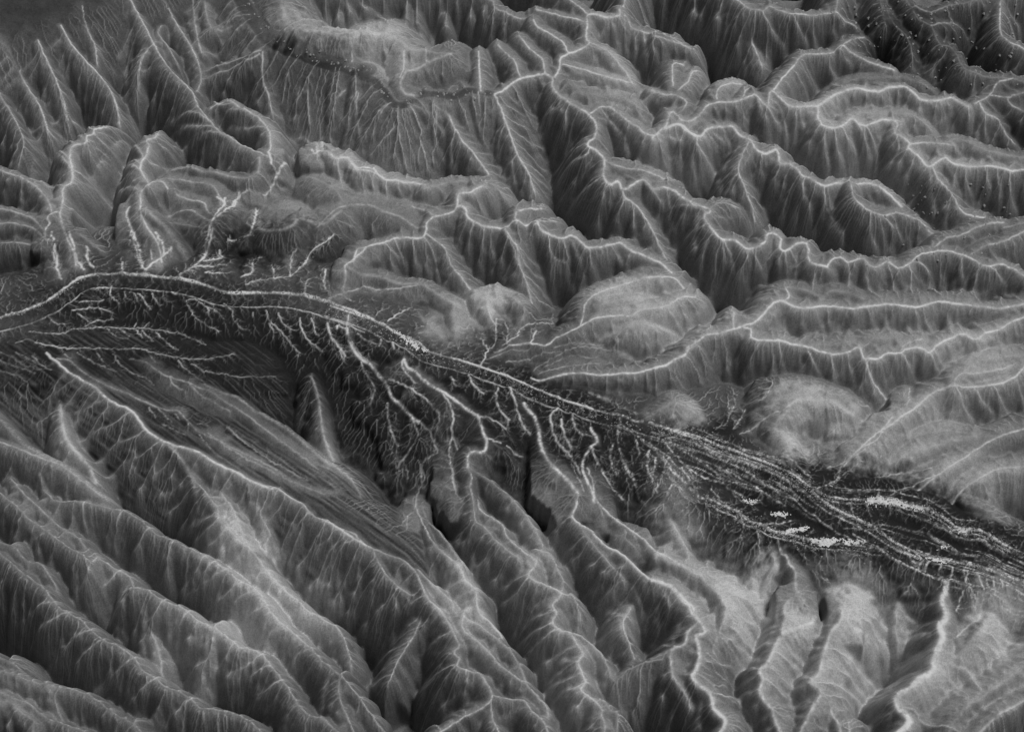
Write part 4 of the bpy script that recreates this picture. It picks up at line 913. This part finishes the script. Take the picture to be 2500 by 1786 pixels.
# tidy ownership: majority filter takes out slivers
for _ in range(2):
    p = np.pad(FO, 1, mode='edge')
    u, d_, l_, r_ = p[:-2, 1:-1], p[2:, 1:-1], p[1:-1, :-2], p[1:-1, 2:]
    same = (u == d_) & (u == l_) & (u == r_)
    FO = np.where(same, u, np.where((l_ == r_) & (FO != l_) & (FO != u) & (FO != d_), l_, FO))
P3 = np.column_stack([gxx.ravel(), gyy.ravel(), H.ravel()]).astype(np.float32)
def land_object(name, label, mask):
    jj, ii = np.nonzero(mask)
    if len(jj) == 0: return None
    a = jj * NX + ii
    quad = np.stack([a, a + 1, a + NX + 1, a + NX], 1).ravel()
    uq, inv = np.unique(quad, return_inverse=True)
    me = bpy.data.meshes.new(name)
    me.vertices.add(len(uq)); me.vertices.foreach_set('co', P3[uq].ravel())
    me.loops.add(len(inv)); me.loops.foreach_set('vertex_index', inv.astype(np.int32).ravel())
    nf = len(jj)
    me.polygons.add(nf)
    me.polygons.foreach_set('loop_start', np.arange(0, nf * 4, 4, dtype=np.int32))
    me.polygons.foreach_set('use_smooth', np.ones(nf, bool))
    for k, arr in (('soil_and_glow', SV), ('pale', PV)):
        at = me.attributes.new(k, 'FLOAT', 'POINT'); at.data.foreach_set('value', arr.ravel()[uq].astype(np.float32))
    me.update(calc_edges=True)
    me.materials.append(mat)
    o = bpy.data.objects.new(name, me)
    scene.collection.objects.link(o)
    o['kind'] = 'structure'; o['label'] = label
    return o

# white crusted flats beside the braided bed: their own sheets just above the ground
def plain_material(name, val, rough=.9, scale=.2):
    m = bpy.data.materials.new(name); m.use_nodes = True
    n, l = m.node_tree.nodes, m.node_tree.links
    b = n['Principled BSDF']; b.inputs['Roughness'].default_value = rough; b.inputs['Specular IOR Level'].default_value = .15
    g = n.new('ShaderNodeNewGeometry'); x = n.new('ShaderNodeTexNoise'); x.inputs['Scale'].default_value = scale; x.inputs['Detail'].default_value = 4
    l.new(g.outputs['Position'], x.inputs['Vector'])
    r = n.new('ShaderNodeValToRGB')
    r.color_ramp.elements[0].position = .3; r.color_ramp.elements[1].position = .6
    r.color_ramp.elements[0].color = (val * .7,) * 3 + (1,); r.color_ramp.elements[1].color = (val,) * 3 + (1,)
    l.new(x.outputs['Fac'], r.inputs['Fac']); l.new(r.outputs['Color'], b.inputs['Base Color'])
    return m
salt = plain_material('salt_crust', .9)
T('I')
ragged = spectral(9, 2.2, 31)
def flat_patch(poly, label, cut):
    cut -= .7
    w = hit(P(poly), H); x, y = w[:, 0], w[:, 1]
    inside = np.zeros((NY, NX), bool)
    j0, j1 = int((y.min() - Y0) / CELL) - 2, int((y.max() - Y0) / CELL) + 3; i0, i1 = int((x.min() - X0) / CELL) - 2, int((x.max() - X0) / CELL) + 3
    X, Y = gxx[j0:j1, i0:i1] + 3 * ragged[j0:j1, i0:i1], gyy[j0:j1, i0:i1] + 3 * ragged[j0:j1, i0:i1]
    ins = np.zeros(X.shape, bool)
    for k in range(len(x)):
        xa, ya, xb, yb = x[k], y[k], x[k - 1], y[k - 1]
        ins ^= ((ya > Y) != (yb > Y)) & (X < (xb - xa) * (Y - ya) / (yb - ya + 1e-9) + xa)
    inside[j0:j1, i0:i1] = ins & (ragged[j0:j1, i0:i1] > cut)
    P3[:, 2] += .7
    o = land_object('salt_flat', label, inside[:-1, :-1])
    P3[:, 2] -= .7
    if o: o.data.materials[0] = salt
flat_patch('950 420 1050 425 1150 430 1280 437 1290 457 1180 462 1150 442 1090 447 1080 477 1000 472 950 452', 'broad white flat patch beside the braided riverbed, lower right', -1.3)
flat_patch('1290 190 1400 180 1480 190 1570 222 1660 246 1650 262 1560 240 1470 225 1400 212 1300 206', 'long white crusted strip on the right branch of the riverbed', -1.2)
flat_patch('770 380 870 360 955 358 950 374 880 382 800 396', 'thin white patch left of the broad white flat patch', -.6)
flat_patch('700 262 820 272 830 290 730 292', 'small ragged white patch upstream of the broad white flat patch', -.1)
flat_patch('520 170 580 185 640 200 600 215 540 200', 'smallest ragged white patch among the braided strands', -.1)
flat_patch('1740 468 1800 470 1810 484 1750 482', 'tiny white sliver on the dark ground inside the river fork', -.9)
flat_patch('1660 540 1720 545 1800 572 1790 584 1700 570', 'white gravel bar on the main riverbed near the right edge', -.7)
flat_patch('1840 365 1930 378 1925 392 1850 385', 'white bend of the right branch of the riverbed', -.9)
T('E')
flat_patch('400 590 480 630 560 680 640 740 560 720 470 665', 'pale gravel bar along the middle of the wide riverbed', .2)

for i, (nm, lab) in enumerate(RIDGES):
    land_object(nm, lab, (FO == i) & fv)
print('faces', int(fv.sum()))

# ------------------------------------------------------------------ shrubs
leaf = plain_material('shrub_leaves', .5, scale=.8)
def shrub_mesh(seed, lumps=4):
    r = random.Random(seed); vs, fs = [], []
    for k in range(lumps):
        cx, cy, rad = (0, 0, 1.0) if k == 0 else (r.uniform(-.9, .9), r.uniform(-.9, .9), r.uniform(.45, .75))
        b = len(vs); ring = 6
        for lv, (rr, hh) in enumerate(((.85, 0), (1.0, .45), (.6, 1.0))):
            for s in range(ring):
                a = 2 * math.pi * s / ring + lv * .4; q = rr * rad * r.uniform(.75, 1.2)
                vs.append((cx + q * math.cos(a), cy + q * math.sin(a), hh * rad * r.uniform(.85, 1.15) - .15))
        vs.append((cx, cy, 1.25 * rad))
        for lv in range(2):
            for s in range(ring):
                a, c = b + lv * ring + s, b + lv * ring + (s + 1) % ring
                fs.append((a, c, c + ring, a + ring))
        for s in range(ring): fs.append((b + 2 * ring + s, b + 2 * ring + (s + 1) % ring, b + 3 * ring))
    me = bpy.data.meshes.new('shrub'); me.from_pydata(vs, [], fs); me.materials.append(leaf)
    return me
meshes = [shrub_mesh(s) for s in range(5)]
GROUPS = [  # photo box or line, how many, label, group
 ('box', (2030, 5, 2490, 215), 120, 'small pale shrub dotted over the rugged top right hill', 'shrubs on the rugged top right hill'),
 ('box', (2150, 450, 2480, 640), 60, 'small pale shrub on the broken low hills at the right edge', 'shrubs on the broken low hills'),
 ('line', ('A', '1500 10 1600 130 1660 215 1760 290 1900 340 2050 395 2200 425'), 34, 'small pale shrub on the upper riverbed beside the fluted slope', 'shrubs on the upper riverbed'),
 ('line', ('B', '200 420 290 470 350 540 390 630 450 660 520 630 580 590 740 590 860 560 1000 575'), 40, 'small pale shrub lining the curve of the upper riverbed', 'shrubs along the upper river curve'),
]
def put(p, size, label, group):
    w = hit(np.array([p]), H)[0]
    o = bpy.data.objects.new('shrub', random.choice(meshes)); scene.collection.objects.link(o)
    o.location = (w[0], w[1], float(at(H, w[:1], w[1:2])[0]) - .2 * size)
    o.scale = (size, size, size * random.uniform(.7, 1.1)); o.rotation_euler = (0, 0, random.uniform(0, 6.28))
    o['label'] = label; o['category'] = 'shrub'; o['group'] = group
for kind, area, count, label, group in GROUPS:
    if kind == 'line':
        T(area[0]); q = P(area[1]); d = np.r_[0, np.cumsum(np.hypot(*np.diff(q, axis=0).T))]
    for k in range(count):
        if kind == 'box':
            while True:
                p = (random.uniform(area[0], area[2]), random.uniform(area[1], area[3]))
                if area[1] < 100 and p[0] < 2500 - 2.2 * (215 - p[1]) * .9 + 60 and p[1] > 120 and p[0] < 2150: continue
                break
        else:
            t = random.uniform(0, d[-1]); p = (np.interp(t, d, q[:, 0]) + random.gauss(0, 9), np.interp(t, d, q[:, 1]) + random.gauss(0, 7))
        put(p, random.choice((1.8, 2.2, 2.6, 3.2, 4.0)), label, group)
# countless tiny shrubs on the bars of the great riverbed: one mass
vs, fs = [], []
base = [np.array([v.co for v in m.vertices]) for m in meshes]; faces = [[tuple(f.vertices) for f in m.polygons] for m in meshes]
for k in range(2600):
    b = beds[k % 6]; q = b['q']; m = random.randrange(len(q))
    spread = b['hw'] * (1.0 if k % 6 < 2 else 2.2)
    x, y = q[m, 0] + random.gauss(0, spread * .7), q[m, 1] + random.gauss(0, spread * .7)
    if k % 3 == 0:
        x, y = q[m, 0] + random.gauss(0, 3), q[m, 1] + b['hw'] + random.gauss(0, 3)
    if not (X0 < x < X1 and Y0 < y < Y1): continue
    z = float(at(H, np.array([x]), np.array([y]))[0]); s = random.choice((.9, 1.1, 1.4, 2.0)); i = k % 5
    o_ = len(vs)
    vs.extend((base[i] * s + (x, y, z - .2 * s)).tolist()); fs.extend([tuple(a + o_ for a in f) for f in faces[i]])
me = bpy.data.meshes.new('shrub_cover'); me.from_pydata(vs, [], fs); me.materials.append(leaf)
o = bpy.data.objects.new('shrub_cover', me); scene.collection.objects.link(o)
o['kind'] = 'stuff'; o['label'] = 'countless tiny pale shrubs strewn along the wide riverbed'; o['category'] = 'shrubs'
